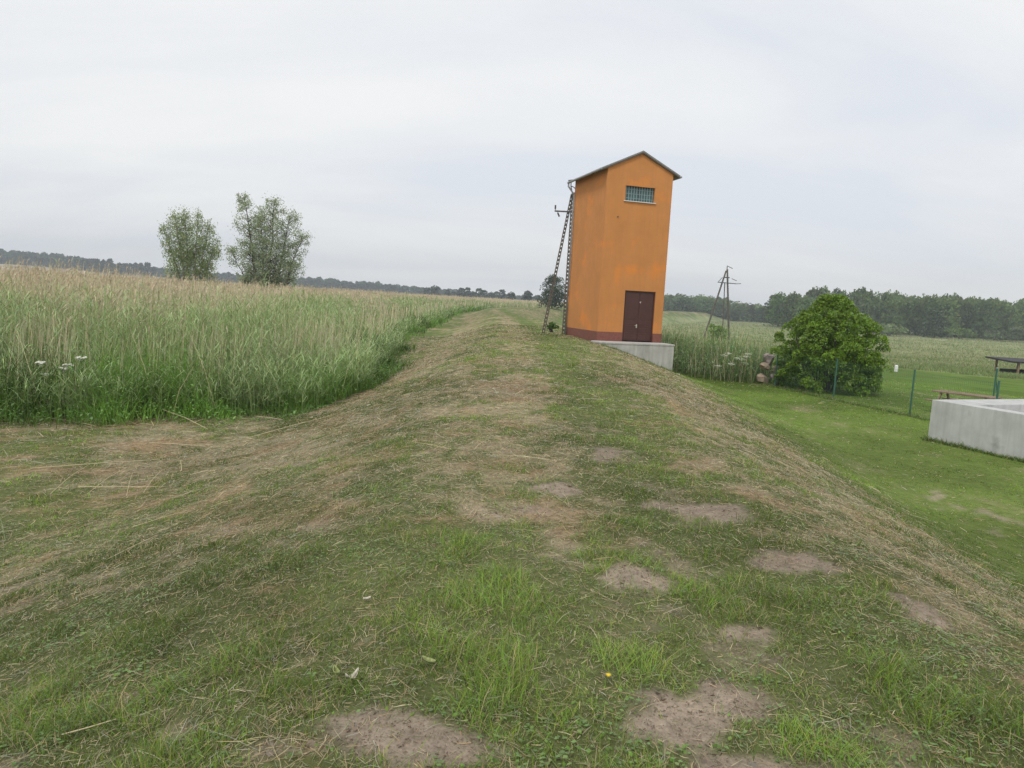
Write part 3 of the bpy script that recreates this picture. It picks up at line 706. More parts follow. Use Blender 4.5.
def far_pole():
    t = empty('utility_pole', (26.9, 90, Hs(26.9, 90)))
    zb = Hs(26.9, 90)
    tag(t, 'slim distant A-frame power pole standing in the meadow above a round shrub', 'utility pole')
    P = lambda a, b, c: (a - 26.9, b - 90, c - zb)
    a = MB(); a.tube([P(24.0, 90.2, zb - .3), P(26.5, 90, 6.7)], [.13, .10], 8); a.build('leg', M_pole, t)
    b = MB(); b.tube([P(27.8, 89.9, zb - .3), P(26.62, 89.95, 6.9)], [.14, .11], 8); b.build('leg', M_pole, t)
    s = MB(); s.beam(P(26.8, 89.9, zb - .2), P(26.45, 89.95, 5.2), .1, .1); s.build('strut', M_pole, t)
    c = MB(); c.beam(P(25.5, 89.8, 5.2), P(27.9, 89.8, 5.12), .1, .1); c.build('crossarm', M_steel, t)
    c = MB(); c.beam(P(26.2, 89.85, 5.85), P(26.95, 89.85, 5.85), .14, .14); c.build('tie_plate', M_steel, t)
    k = MB(); k.tube([P(26.58, 89.95, 6.8), P(26.58, 89.95, 7.35)], .05, 6); k.build('pole_top', M_steel, t)
    for p, d in ((P(25.55, 89.8, 5.25), (.6, 0, .7)), (P(27.2, 89.8, 5.75), (1, 0, -.35)), (P(27.75, 89.8, 5.1), (1, 0, .1)), (P(26.6, 89.95, 7.3), (1, 0, -.4))):
        i = MB(); insulator(i, p, d, .75); i.build('insulator', M_insul, t)
far_pole()

# ---------------------------------------------------------------- concrete chamber, table, fence, shed, marker
def chamber():
    z0 = Hs(12, 18)
    t = empty('concrete_chamber', (BOX, BOY, z0), BA)
    tag(t, 'low grey open-topped concrete chamber on the lawn at the right edge of the view', 'concrete tank')
    L, Wd, h = 6.0, 5.0, 1.13
    m = MB(); tl, tf = .42, .95
    m.box(0, tl, -Wd, 0, -.5, h); m.box(L - .42, L, -Wd, 0, -.5, h); m.box(tl, L - .42, -tf, 0, -.5, h); m.box(tl, L - .42, -Wd, -Wd + .42, -.5, h)
    m.build('chamber_wall', M_conc2, t, bevel=.012)
    f = MB(); f.box(tl, L - .42, -Wd + .42, -tf, -.4, .3); f.build('chamber_floor', M_conc2, t)
chamber()

def table():
    z0 = Hs(16.2, 24.8)
    t = empty('picnic_table', (16.25, 24.8, z0), math.atan2(-1.5, 1.13))
    tag(t, 'brown wooden picnic table with bench seats just behind the concrete chamber', 'picnic table')
    L = 2.0
    m = MB()
    for k in range(4): m.box(-L / 2, L / 2, -.38 + k * .195, -.38 + k * .195 + .175, .72, .765)
    m.build('tabletop', M_wood, t, bevel=.004)
    for s in (-1, 1):
        b = MB()
        for k in range(2): b.box(-L / 2, L / 2, s * .72 - .15 + k * .155, s * .72 - .15 + k * .155 + .14, .42, .46)
        b.build('seat', M_wood, t, bevel=.004)
    for sx in (-1, 1):
        for s in (-1, 1):
            l = MB(); l.beam((sx * .72, s * .78, -.05), (sx * .72, s * .25, .719), .09, .05); l.build('leg', M_wood, t)
        c = MB(); c.beam((sx * .67, -.86, .375), (sx * .67, .86, .375), .09, .045); c.build('crossbeam', M_wood, t)
table()

def fence():
    t = empty('wire_fence', (12.7, 27.33, Hs(12.7, 27.33)))
    oz = Hs(12.7, 27.33)
    tag(t, 'green wire mesh fence on thin posts between the lawn and the bush', 'fence')
    ys = [38.1, 34.55, 30.95, 27.33, 23.7, 20.7]; ps = [(fence_x(v), v) for v in ys]
    for px, py in ps:
        z = Hs(px, py); p = MB(); p.tube([(px - 12.7, py - 27.33, z - oz - .3), (px - 12.7, py - 27.33, z - oz + 1.58)], .03, 8); p.tube([(px - 12.7, py - 27.33, z - oz + 1.58), (px - 12.7, py - 27.33, z - oz + 1.61)], .036, 8)
        p.build('post', M_green_post, t, smooth=False)
    for (ax, ay), (bx, by) in zip(ps[:-1], ps[1:]):
        w = MB(); za, zb = Hs(ax, ay) - oz, Hs(bx, by) - oz
        A = Vector((ax - 12.7, ay - 27.33, za)); B = Vector((bx - 12.7, by - 27.33, zb))
        for hz in (.05, .3, .55, .8, 1.05, 1.3, 1.52): w.beam(A + Vector((0, 0, hz)), B + Vector((0, 0, hz)), .004, .004)
        for k in range(1, 46):
            q = A.lerp(B, k / 46); w.beam(q + Vector((0, 0, .05)), q + Vector((0, 0, 1.52)), .003, .003)
        w.build('wire_mesh', M_wire, t)
fence()

def corner_post():
    x0, y0 = 18.75, 27.0; z = Hs(x0, y0)
    t = empty('fence_post', (x0, y0, z)); tag(t, 'braced green steel fence post behind the picnic table', 'fence post')
    p = MB(); p.tube([(0, 0, -.3), (0, 0, 1.62)], .035, 8); p.build('post', M_green_post, t)
    b = MB(); b.tube([(.03, .02, 1.2), (.55, .35, -.1)], .022, 8); b.build('brace', M_green_post, t)
    c = MB(); c.tube([(0, 0, 1.62), (0, 0, 1.66)], .042, 8); c.build('post_cap', M_zinc, t)
corner_post()

def shed():
    x0, y0 = 60.5, 81.0; z = -4.15
    t = empty('open_shelter', (x0, y0, z), R(6))
    tag(t, 'low open shelter with a dark flat roof out on the grass at far right', 'shelter')
    m = MB(); m.hexa([(-4.6, -2, 1.62), (4.6, -2, 1.52), (4.6, 2, 1.75), (-4.6, 2, 1.85), (-4.6, -2, 1.80), (4.6, -2, 1.70), (4.6, 2, 1.93), (-4.6, 2, 2.03)])
    m.build('roof', M_darkwood, t)
    for sx in (-3.4, -.6, 2.2, 4.2):
        for sy in (-1.6, 1.6):
            p = MB(); p.box(sx - .09, sx + .09, sy - .09, sy + .09, -.5, 1.63 - sx * .011 + (sy + 2) * .0575 - .02); p.build('post', M_wood if sx < -3 else M_darkwood, t)
    b = MB(); b.box(-3.0, 4.3, 1.45, 1.5, .15, .7); b.build('back_board', M_darkwood, t)
shed()

def marker():
    x0, y0 = 36.1, 65.6; z = Hs(x0, y0)
    m = MB(); m.tube([(0, 0, -.2), (0, 0, .62), (0, 0, .70)], [.15, .15, .08], 10)
    # short painted post with a domed top; only its head clears the grass
    o = m.build('marker_post', M_white); o.location = (x0, y0, z - .08)
    tag(o, 'small white marker post standing in the bright grass right of the bush', 'marker post')
marker()

# ---------------------------------------------------------------- stones beside the bush
def rock(loc, s, mat, label, seed, rz=0):
    rr = np.random.default_rng(seed); m = MB(); m.ball((0, 0, 0), 1, 1, 1, 14, 10)
    v = np.array(m.v); f = 1 + .5 * (fbm(v[:, 0] * 1.3 + seed, v[:, 1] * 1.3 + v[:, 2] * 1.7, seed, 3) - .5)
    for k in range(12):       # flat broken faces
        nrm = unit(rr.normal(size=(1, 3)))[0]; dd = v @ nrm; cut = rr.uniform(.45, .8); v = v - np.maximum(dd - cut, 0)[:, None] * nrm
    v = v * f[:, None] * np.array(s); m.v = [tuple(p) for p in v]
    o = m.build('boulder', mat); o.location = loc; o.rotation_euler = (rr.uniform(-.2, .2), rr.uniform(-.2, .2), rz)
    tag(o, label, 'boulder', 'boulders heaped beside the bush')
zr = Hs(11.7, 32)
rock((11.58, 32.1, zr + .22), (.34, .36, .36), M_rock2, 'tan boulder at the bottom left of the heap beside the bush', 3)
rock((12.15, 31.95, zr + .27), (.40, .36, .38), M_rock1, 'largest grey boulder low down on the right of the heap beside the bush', 4)
rock((12.02, 31.75, zr + .66), (.32, .28, .25), M_rock2, 'tan boulder at middle right of the heap beside the bush', 5)
rock((11.56, 31.95, zr + .80), (.25, .26, .22), M_rock2, 'pale angular boulder at middle left of the heap beside the bush', 9)
rock((11.78, 32.1, zr + 1.12), (.30, .28, .34), M_rock1, 'pinkish grey boulder topmost on the heap beside the bush', 12)

# ---------------------------------------------------------------- trees and bushes
def leaves(rb, P, size, col, up_bias=.3, amp=.3, asp=.55, droop=.2, out=None):
    n = len(P); A = rv(n) + np.array([0, 0, up_bias])
    if out is not None: A = A + out
    A = unit(A); S = unit(np.cross(A, rv(n)))
    s = size * rng.uniform(.6, 1.35, n); c = tint(col, n, amp)
    rb.add(P - A * (s / 2)[:, None], A * s[:, None], S * (s * asp)[:, None], -up(n, s * droop), (.35, 1, 0), c, c * 1.08)

def grow(mb, p, d, L, r, depth, sites, rr, spread=.55, kids=(4, 3, 3), drop=0.0, n=6):
    pts = [Vector(p)]; rad = [r]; d = Vector(d).normalized(); seg = 5
    for k in range(seg):
        d = (d + Vector(rr.normal(0, .10, 3)) + Vector((0, 0, .05 - drop * (1 if depth == 0 else .2)))).normalized()
        pts.append(pts[-1] + d * (L / seg)); rad.append(r * (1 - .75 * (k + 1) / seg))
    mb.tube(pts, rad, n if depth > 1 else 4, cap=False)
    if depth == 0:
        for k in range(1, seg + 1): sites.append(tuple(pts[k]))
        return
    for i in range(kids[depth - 1]):
        t = rr.uniform(.25, 1.0); k = min(int(t * seg), seg - 1)
        q = pts[k].lerp(pts[k + 1], t * seg - k)
        side = Vector(rr.normal(0, 1, 3)); side = (side - d * side.dot(d)).normalized()
        grow(mb, q, d * (1 - spread * .5) + side * spread + Vector((0, 0, .1)), L * rr.uniform(.42, .66), rad[k] * .55, depth - 1, sites, rr, spread, kids, drop, n)
    sites.append(tuple(pts[-1]))

def tree(name, loc, label, stems, seed, col, leaf, nleaf, sig, bark, kids, drop=0, spread=.6, cat='tree', group=None, env=None, amp=.3):
    rr = np.random.default_rng(seed); t = empty(name, loc); tag(t, label, cat, group)
    mb = MB(); sites = []
    for (d, L, r, off) in stems: grow(mb, (off[0], off[1], -.3), d, L, r, len(kids), sites, rr, spread, kids, drop)
    mb.build('trunk', bark, t, smooth=True)
    S = np.array(sites); S = S[S[:, 2] > .25]
    if env is not None: S = S[np.hypot(S[:, 0], S[:, 1]) < np.interp(S[:, 2], env[0], env[1])]
    i = rng.integers(0, len(S), nleaf); P = S[i] + rng.normal(0, sig, (nleaf, 3)) - up(nleaf, np.abs(rng.normal(0, sig * 1.2 * (1 if drop else .3), nleaf)))
    rb = RB(); leaves(rb, P, leaf, col, -.4 if drop else .2, amp)
    rb.build('crown', M_foliage, t); return t

def plume_tree(name, loc, label, stems, seed, col, leaf, ncl, nleaf, sig, bark, hang):
    """stems: (base x, base y, top x, top y, top z, widest radius, bare fraction); foliage clusters gather round each rising stem"""
    rr = np.random.default_rng(seed); t = empty(name, loc); tag(t, label, 'tree'); mb = MB(); rb = RB()
    for bx, by, ex, ey, ez, rad, bare in stems:
        n = 9; pts = []
        for k in range(n + 1):
            f = k / n; pts.append(Vector((bx + (ex - bx) * f ** 1.3 + rr.normal(0, .05), by + (ey - by) * f ** 1.3 + rr.normal(0, .05), -.3 + (ez + .3) * f)))
        r0 = .018 * ez; mb.tube(pts, [r0 * (1 - .92 * k / n) for k in range(n + 1)], 7, cap=False)
        for c in range(int(ncl * rad * ez / 10)):
            f = bare + (1 - bare) * rr.random(); q = f * n; k = min(int(q), n - 1); p = pts[k].lerp(pts[k + 1], q - k)
            g = (f - bare) / (1 - bare); R_ = 1.15 * rad * (math.sin(math.pi * min(.93, .18 + .75 * g)) ** .7)
            a = rr.uniform(0, 6.283); w = R_ * math.sqrt(rr.uniform(.05, 1)); e = p + Vector((math.cos(a) * w, math.sin(a) * w, w * (.55 if not hang else .25) + rr.normal(0, .15)))
            if rr.random() < .55: mb.tube([p, p.lerp(e, .5) + Vector((0, 0, .12)), e], [.028, .018, .008], 4, cap=False)
            m = max(4, int(nleaf * rr.uniform(.4, 1.6))); sg = sig * rr.uniform(.6, 1.3)
            P = np.array(e) + rng.normal(0, 1, (m, 3)) * np.array([sg, sg, sg * (1.0 if not hang else 1.7)]) - (up(m, np.abs(rng.normal(0, sig, m))) if hang else 0)
            P[:, 2] = np.maximum(P[:, 2], .2)
            leaves(rb, P, leaf, col * rr.uniform(.8, 1.25), -.3 if hang else .25, .3, .6)
    mb.build('trunk', bark, t, smooth=True); rb.build('crown', M_airy, t); return t
plume_tree('birch_tree', (-34.9, 75, Hs(-34.9, 75)), 'loose airy birch, the left of two trees rising from the reeds',
    [(-.3, 0, -1.7, .2, 9.9, 1.35, .45), (-.2, .2, -.7, .4, 10.3, .8, .5), (.3, .1, .9, -.2, 10.1, .85, .5), (.4, 0, 1.9, .2, 9.0, 1.1, .45), (.6, 0, 2.8, .3, 7.4, .8, .5), (-.5, .2, -2.9, 0, 8.4, .7, .55), (0, -.3, -.4, -.5, 6.2, 1.5, .05), (.2, .4, 1.5, .7, 5.0, 1.5, .1), (-.3, -.2, -1.7, -.4, 4.8, 1.3, .1)],
    5, np.array([.31, .38, .15]), .14, 108, 26, .21, M_birch, True)
plume_tree('willow_tree', (-25.8, 72, Hs(-25.8, 72)), 'broad grey-green willow, the right of two trees rising from the reeds',
    [(-.6, 0, -2.3, .2, 11.5, 1.4, .2), (-.2, .2, -.6, .5, 10.6, 1.3, .15), (.3, 0, .9, -.3, 11.2, 1.7, .15), (.8, .1, 2.5, 0, 10.2, 1.6, .2), (1.2, .2, 3.7, .4, 8.0, 1.3, .15), (-.9, .1, -3.6, .1, 6.4, 1.0, .35), (0, -.5, -1.4, -.9, 6.6, 1.6, .05), (.7, -.5, 1.6, -1.0, 7.0, 1.8, .05), (1.3, -.2, 3.2, -.5, 5.2, 1.5, .05)],
    15, np.array([.35, .41, .235]), .13, 128, 26, .20, M_bark, False)

def lump_crown(rb, centers, radii, nper, size, col, amp=.3, updir=.5, inner=.35):
    for c, r in zip(centers, radii):
        n = nper; d = rv(n); d[:, 2] = np.where(d[:, 2] < -.3, -d[:, 2] * .6, d[:, 2]); d = unit(d)
        P = np.array(c) + d * r * (1 - inner * rng.random((n, 1)) ** 2)
        leaves(rb, P, size, col * rng.uniform(.85, 1.15), updir, amp, .62, .15, out=d * .6)

def big_bush():
    x0, y0 = 13.75, 30.5; z = Hs(x0, y0)
    t = empty('bush', (x0, y0, z)); tag(t, 'big rounded leafy green bush behind the wire fence', 'bush')
    rr = np.random.default_rng(8); mb = MB(); sites = []
    for k in range(11):
        a = k * .571 * 2; s = rr.uniform(.15, .75)
        grow(mb, (math.cos(a) * .25, math.sin(a) * .25, -.2), (math.cos(a) * s, math.sin(a) * s, 1), rr.uniform(1.9, 2.9), .05, 2, sites, rr, .5, (3, 4))
    mb.build('trunk', M_bark, t, smooth=True)
    # dome outline: (height, half width)
    hz = np.array([0, .4, 1.0, 1.7, 2.2, 2.8, 3.3, 3.75, 4.0]); hw = np.array([1.7, 1.95, 2.1, 2.2, 2.1, 1.6, 1.1, .6, .25])
    C = []; Rr = []
    for k in range(260):
        h = 3.85 * rr.random() ** 1.1 + .1; a = rr.uniform(0, 6.283); w = np.interp(h, hz, hw) * rr.uniform(.68, 1.07)
        C.append((math.cos(a) * w * 1.0 + .02, math.sin(a) * w * .95, h)); Rr.append(rr.uniform(.16, .36))
    for k in range(70): C.append((rr.normal(0, .8), rr.normal(0, .8), rr.uniform(.3, 3))); Rr.append(.55)
    C += [(-.05, 0, 4.0), (.2, .1, 3.95), (2.25, -.2, 1.9), (2.15, .2, 1.45), (-2.25, .1, 1.55), (2.0, -.5, 2.2)]; Rr += [.16, .14, .3, .28, .26, .3]
    rb = RB(); lump_crown(rb, C, Rr, 200, .092, np.array([.175, .285, .034]), .4, .35)
    rb.build('crown', M_foliage, t)
big_bush()

def shrub(x0, y0, w, h, col, label, seed, name='shrub', cat='shrub', group=None, size=.5, nl=26, nper=34, sink=.0):
    z = Hs(x0, y0); t = empty(name, (x0, y0, z)); tag(t, label, cat, group); rr = np.random.default_rng(seed)
    mb = MB()
    for k in range(4): mb.tube([(rr.normal(0, .1) * w, rr.normal(0, .1) * w, -.3), (rr.normal(0, .2) * w, rr.normal(0, .2) * w, h * .6)], [.05 + .02 * h, .02], 5)
    mb.build('trunk', M_bark, t)
    C = []; Rr = []
    for k in range(nl):
        v = unit(rr.normal(size=(1, 3)))[0]; v[2] = abs(v[2]); s = rr.uniform(.35, .8)
        C.append((v[0] * w / 2 * s, v[1] * w / 2 * s, h * (.22 + .62 * v[2] * s + .04 * rr.normal()))); Rr.append(min(w, h) * rr.uniform(.13, .24))
    rb = RB(); lump_crown(rb, C, Rr, nper, size, np.asarray(col), .3, .3)
    rb.build('crown', M_foliage, t); return t

shrub(25.4, 88.5, 3.3, 4.3, (.17, .27, .06), 'small bright green shrub at the foot of the distant A-frame pole', 31, size=.3, nl=26, nper=60)
shrub(148.5, 280, 19, 6.2, (.22, .29, .11), 'rounded pale green shrub at the edge of the wood right of the big bush', 32, size=.9, nl=34, nper=60)
shrub(178, 283, 17, 6.0, (.20, .28, .08), 'low bright shrub under the pointed dark tree by the wood', 33, size=.9, nl=30, nper=60)
shrub(198, 288, 14, 5.5, (.16, .21, .09), 'low dull green shrub between wood and meadow near the right edge', 36, size=.9, nl=24, nper=60)
shrub(214, 282, 30, 10.5, (.17, .215, .10), 'wide grey-green willow thicket at the wood edge on the far right', 34, size=1.0, nl=46, nper=70)
shrub(138, 378, 17, 6.0, (.07, .09, .055), 'low dark shrub beside the lone dark tree left of the big bush', 35, size=1.1, nl=26, nper=50)
shrub(4.0, 37.2, .8, .85, (.12, .21, .05), 'small tuft of fresh green weeds between the two legs of the lattice pole', 37, name='weed_clump', cat='weeds', size=.12, nl=12, nper=40)
bpy.data.objects['weed_clump'].location = (2.05, 37.6, Hs(2.05, 37.6))

# crowns used for the far trees and woods
def crown_mesh(seed, w, h, pointed, col, size, nl, nper, base=.15):
    rr = np.random.default_rng(seed); C = []; Rr = []
    for k in range(nl):
        tt = rr.random(); zz = h * (base + (1 - base) * tt)
        prof = (1 - tt) ** .8 + .12 if pointed else math.sin(math.pi * min(.96, .2 + .74 * tt)) ** .5
        a = rr.uniform(0, 6.283); q = w / 2 * prof * math.sqrt(rr.random()) * .8
        C.append((math.cos(a) * q, math.sin(a) * q, zz * .93)); Rr.append(w * rr.uniform(.13, .22) * (.55 + .45 * prof))
    for k in range(8):
        tt = (k + .5) / 8; C.append((rr.normal(0, .05) * w, rr.normal(0, .05) * w, h * (base + (1 - base) * tt) * .93)); Rr.append(w * (.36 * ((1 - tt) ** .8 + .1) if pointed else .36 * math.sin(math.pi * min(.9, .25 + .65 * tt)) ** .5))
    rb = RB(); lump_crown(rb, C, Rr, nper, size, np.asarray(col), .28, .3); return rb
def trunk_mesh(h, r):
    m = MB(); m.tube([(0, 0, -1), (.1, 0, h * .5), (0, .1, h * .85)], [r, r * .7, r * .2], 6)
    m.tube([(.1, 0, h * .45), (h * .16, .1, h * .7)], [r * .4, r * .12], 5); m.tube([(.05, 0, h * .4), (-h * .15, -.1, h * .62)], [r * .4, r * .12], 5)
    return m
def far_tree(name, x0, y0, w, h, col, label, seed, pointed=False, size=.8, nl=30, nper=40, base=.15, group=None):
    t = empty(name, (x0, y0, Hs(x0, y0))); tag(t, label, 'tree', group)
    trunk_mesh(h, .02 * h).build('trunk', M_bark, t)
    crown_mesh(seed, w, h, pointed, col, size, nl, nper, base).build('crown', M_foliage, t); return t

far_tree('round_tree', 9.6, 188, 8.2, 8.3, (.055, .085, .035), 'dark round tree behind the lattice pole where the dike bends right', 61, size=.42, nl=46, nper=90, base=.05)
far_tree('pointed_tree', 172.5, 288, 12, 11.6, (.085, .125, .05), 'dark pointed tree standing in front of the wood at far right', 62, True, .8, 44, 60, .03)
far_tree('round_tree', 142.5, 380, 13, 14.0, (.08, .11, .06), 'lone dark tree in the meadow before the wood, left of the big bush', 63, size=.9, nl=40, nper=60, base=.05)

# trees strung along the far edge of the reed bed
def copy_tree(src, loc, rz, sc, label, group):
    c = src.copy(); COL.objects.link(c); c.location = loc; c.rotation_euler = (0, 0, rz); c.scale = sc
    c['label'] = label; c['group'] = group
    for ch in src.children:
        k = ch.copy(); COL.objects.link(k); k.parent = c
    return c
def px_x(px, y): return (px - 512) / 697.0 * y * 1.0
G1 = 'trees along the far edge of the reed bed'
row = [(431, 560, 12, 10.0, 'broad'), (443, 600, 7, 8.6, 'narrow'), (457, 600, 9, 10.5, 'narrow'), (463, 600, 9, 11.2, 'narrow'), (475, 590, 10, 10.8, 'narrow'), (480, 590, 9, 9.6, 'narrow'),
       (487, 610, 10, 8.0, 'broad'), (492, 600, 8, 9.0, 'narrow'), (498, 610, 10, 11.0, 'narrow'), (451, 620, 11, 7.0, 'broad'), (469, 620, 12, 8.0, 'broad'), (423, 620, 10, 9.0, 'broad'), (533, 640, 12, 8, 'broad')]
LBL = {'narrow': 'slim hazy grey-green tree in the row beyond the reeds', 'broad': 'low broad hazy tree in the row beyond the reeds'}
srcs = {}
for i, (px, yy, w, h, kd) in enumerate(row):
    xx = px_x(px, yy); zz = Hs(xx, yy)
    if kd not in srcs:
        srcs[kd] = far_tree('distant_tree', xx, yy, w, h, (.06, .085, .05), LBL[kd], 70 + i, size=1.1, nl=24, nper=30, base=.03, group=G1); srcs[kd]['w'] = w; srcs[kd]['h'] = h
    else:
        s = srcs[kd]; copy_tree(s, (xx, yy, zz), i * 1.7, (w / s['w'], w / s['w'], h / s['h']), LBL[kd], G1)
far_tree('distant_tree', px_x(506.5, 480), 480, 7.6, 7.6, (.05, .075, .04), 'low dark tree, left of the darker pair beyond the reeds', 91, size=.8, nl=28, nper=46, base=.05, group=G1)
far_tree('distant_tree', px_x(523, 460), 460, 8.2, 8.6, (.045, .07, .04), 'taller dark tree, right of the darker pair beyond the reeds', 92, size=.8, nl=28, nper=46, base=.05, group=G1)
G2 = 'bare-stemmed trees in a row at the far left'
src = None
for i, px in enumerate([100, 107, 111, 115, 119, 125, 131, 134, 140, 146, 150, 155, 160, 166, 172]):
    yy = 800 + (i * 37 % 23); xx = px_x(px, yy) * 1.06; h = 17 + (i * 29 % 7) * .8; w = 7 + (i * 13 % 5)
    if src is None: src = far_tree('distant_tree', xx, yy, 8, 18, (.06, .08, .055), 'tall hazy tree in the row beyond the reeds at far left', 95, size=1.5, nl=22, nper=24, base=.4, group=G2)
    else: copy_tree(src, (xx, yy, Hs(xx, yy)), i * 2.1, (w / 8, w / 8, h / 18), 'tall hazy tree in the row beyond the reeds at far left', G2)

# woods: far-off masses, each one object
def wood(name, label, pts, seed, size, col, nl=16, nper=20):
    """pts: (x, y, height, width) per crown"""
    temps = [crown_mesh(seed + k, 10, 10, k == 3, np.asarray(col) * f, size, nl, nper, .05) for k, f in enumerate((1, .82, 1.18, .75, 1.05))]
    out = RB(); rr = np.random.default_rng(seed)
    TV = [np.concatenate(t.V) for t in temps]; TC = [np.concatenate(t.C) for t in temps]; TQ = [np.concatenate(t.q) for t in temps]; TT = [np.concatenate(t.t) for t in temps]
    for (px, py, h, w) in pts:
        k = rr.integers(0, 5); a = rr.uniform(0, 6.28); c, s = math.cos(a), math.sin(a)
        v = TV[k] * np.array([w / 10, w / 10, h / 10]); v = np.c_[v[:, 0] * c - v[:, 1] * s + px, v[:, 0] * s + v[:, 1] * c + py, v[:, 2] + Hs(px, py)]
        out.V.append(v); out.C.append(TC[k] * rr.uniform(.78, 1.25) * (1 + .05 * rr.normal(size=3))); out.q.append(TQ[k] + out.n); out.t.append(TT[k] + out.n); out.n += len(v)
    tag(out.build(name, M_wood_leaf), label, 'wood', kind='stuff')
rr = np.random.default_rng(77); pts = []
for rowk in range(6):
    for xx in np.arange(128, 420, 6.5):
        yy = 306 + rowk * 9 + rr.normal(0, 3) + .10 * (xx - 150); hgt = (12.3 + 3.0 * sm(xx, 136, 152) + rowk * .8) * rr.normal(1, .035)
        pts.append((xx + rr.normal(0, 2), yy, hgt * (.94 + .12 * float(fbm(np.array([xx * .03]), np.array([rowk * .4]), 90, 2)[0])), rr.uniform(9, 14)))
wood('mixed_wood', 'dense green deciduous wood closing the meadow on the far right', pts, 101, .85, (.135, .19, .066), 26, 30)
pts = []
for rowk in range(4):
    for xx in np.arange(60, 330, 8):
        yy = 478 + rowk * 12 + rr.normal(0, 4); pts.append((xx + rr.normal(0, 2), yy, (10.9 + rowk * .5) * rr.normal(1, .03), rr.uniform(11, 16)))
wood('distant_wood', 'hazy even-topped wood behind the far power pole', pts, 111, 1.2, (.15, .205, .085), 20, 20)
pts = []
for rowk in range(5):
    for xx in np.arange(-1010, -500, 10):
        yy = 880 + rowk * 22 + rr.normal(0, 6); pts.append((xx + rr.normal(0, 3), yy, (12.5 + 4 * sm(-xx, 540, 640)) * rr.normal(1, .08) * (.35 + .65 * sm(-xx, 500, 545)), rr.uniform(12, 18)))
for xx in np.arange(-520, 60, 9):
    for rowk in range(3):
        yy = 990 + rowk * 25 + rr.normal(0, 6); hgt = np.interp(xx, [-520, -420, -330, -200, -110, -60, 60], [11, 12, 13, 13.5, 13, 9, 8]) * rr.normal(1, .08)
        pts.append((xx + rr.normal(0, 3), yy, hgt, rr.uniform(12, 18)))
wood('hillside_wood', 'bluish wooded low hills on the horizon beyond the reeds', pts, 121, 2.2, (.075, .11, .06), 14, 16)

# ---------------------------------------------------------------- small things in the grass
def umbel(name, x0, y0, h, label, group, seed, s=.16):
    z = Hs(x0, y0); t = empty(name, (x0, y0, z)); tag(t, label, 'wildflower', group); rr = np.random.default_rng(seed)
    m = MB(); tx, ty = rr.normal(0, .08), rr.normal(0, .08); m.tube([(0, 0, -.1), (tx * .4, ty * .4, h * .6), (tx, ty, h)], [.008, .006, .004], 5); m.build('stem', mat_stem, t)
    f = MB()
    for k in range(16):
        a = rr.uniform(0, 6.28); q = s * math.sqrt(rr.random()); f.ball((tx + math.cos(a) * q, ty + math.sin(a) * q, h + .05 - q * .15 + rr.normal(0, .008)), .03, .03, .014, 6, 4)
        f.tube([(tx, ty, h - .04), (tx + math.cos(a) * q, ty + math.sin(a) * q, h + .04 - q * .15)], .003, 3)
    f.build('flower_head', M_petal, t)
mat_stem = mat_noise('green_stem', (.10, .17, .04), (.14, .22, .06), 9, .7, 0)
M_petal = mat_noise('cream_petals', (.62, .62, .5), (.74, .74, .64), 12, .8, 0)
for i, (a, b, h) in enumerate([(-9.15, 13.4, .98), (-8.95, 13.6, .86), (-9.25, 13.55, .74), (-8.55, 13.8, 1.08), (-8.75, 13.5, .95)]):
    umbel('cow_parsley', a, b, h, 'cream flowered umbel plant in the edge of the reeds at left', 'umbels in the reed edge', 200 + i, .10)
for i in range(11):
    rr = np.random.default_rng(300 + i); a = 9.4 + 1.9 * rr.random(); b = np.interp(a, [7.2, 11.2], [33.6, 31.6]) + rr.uniform(-.1, .7)
    umbel('cow_parsley', a, b, rr.uniform(.55, 1.3), 'cream flowered umbel plant in the tall weeds left of the boulders', 'umbels in the weeds by the boulders', 320 + i, .15)

M_straw = mat_noise('straw', (.50, .41, .24), (.64, .55, .36), 20, .8, .1)
G3 = 'loose reed stalks lying on the mown grass'
def stalk(x0, y0, L, a, lift, label, r=.006):
    e = (math.cos(a) * L, math.sin(a) * L); z = Hs(x0, y0); z1 = Hs(x0 + e[0], y0 + e[1])
    m = MB(); m.tube([(0, 0, .02), (e[0] * .5 + .01, e[1] * .5 - .02, (z1 - z) / 2 + .03 + lift * .6), (e[0], e[1], z1 - z + .02 + lift)], [r, r * .9, r * .5], 6)
    o = m.build('reed_stalk', M_straw); o.location = (x0, y0, z); tag(o, label, 'reed stalk', G3)
LIE = 'dry straw coloured reed stalk lying loose on the mown grass at left'
for k, (a, b, L, an, lf) in enumerate([(-5.6, 8.3, .55, 1.2, .28), (-5.2, 8.4, .5, 1.0, .25), (-4.6, 8.2, .4, 1.9, .22), (-4.45, 8.3, .35, 1.4, .2), (-5.5, 8.7, 1.3, -.25, .02), (-6.6, 9.4, 1.6, .5, .03), (-4.6, 12.0, 1.5, .35, .05), (-5.6, 12.7, 1.2, 2.7, .25),
                                     (-3.6, 6.5, .5, .4, .01), (-1.7, 2.55, .2, .15, .01), (-3.2, 5.4, .45, 1.1, .02), (-6.0, 11.4, 1.0, -.1, .02), (-2.9, 9.5, .6, .6, .02)]):
    stalk(a, b, L, an, lf, LIE if a < -.9 else ('thin dry reed stalk lying on the path nearest the bare patches'), .003 + .002 * (L > .6))
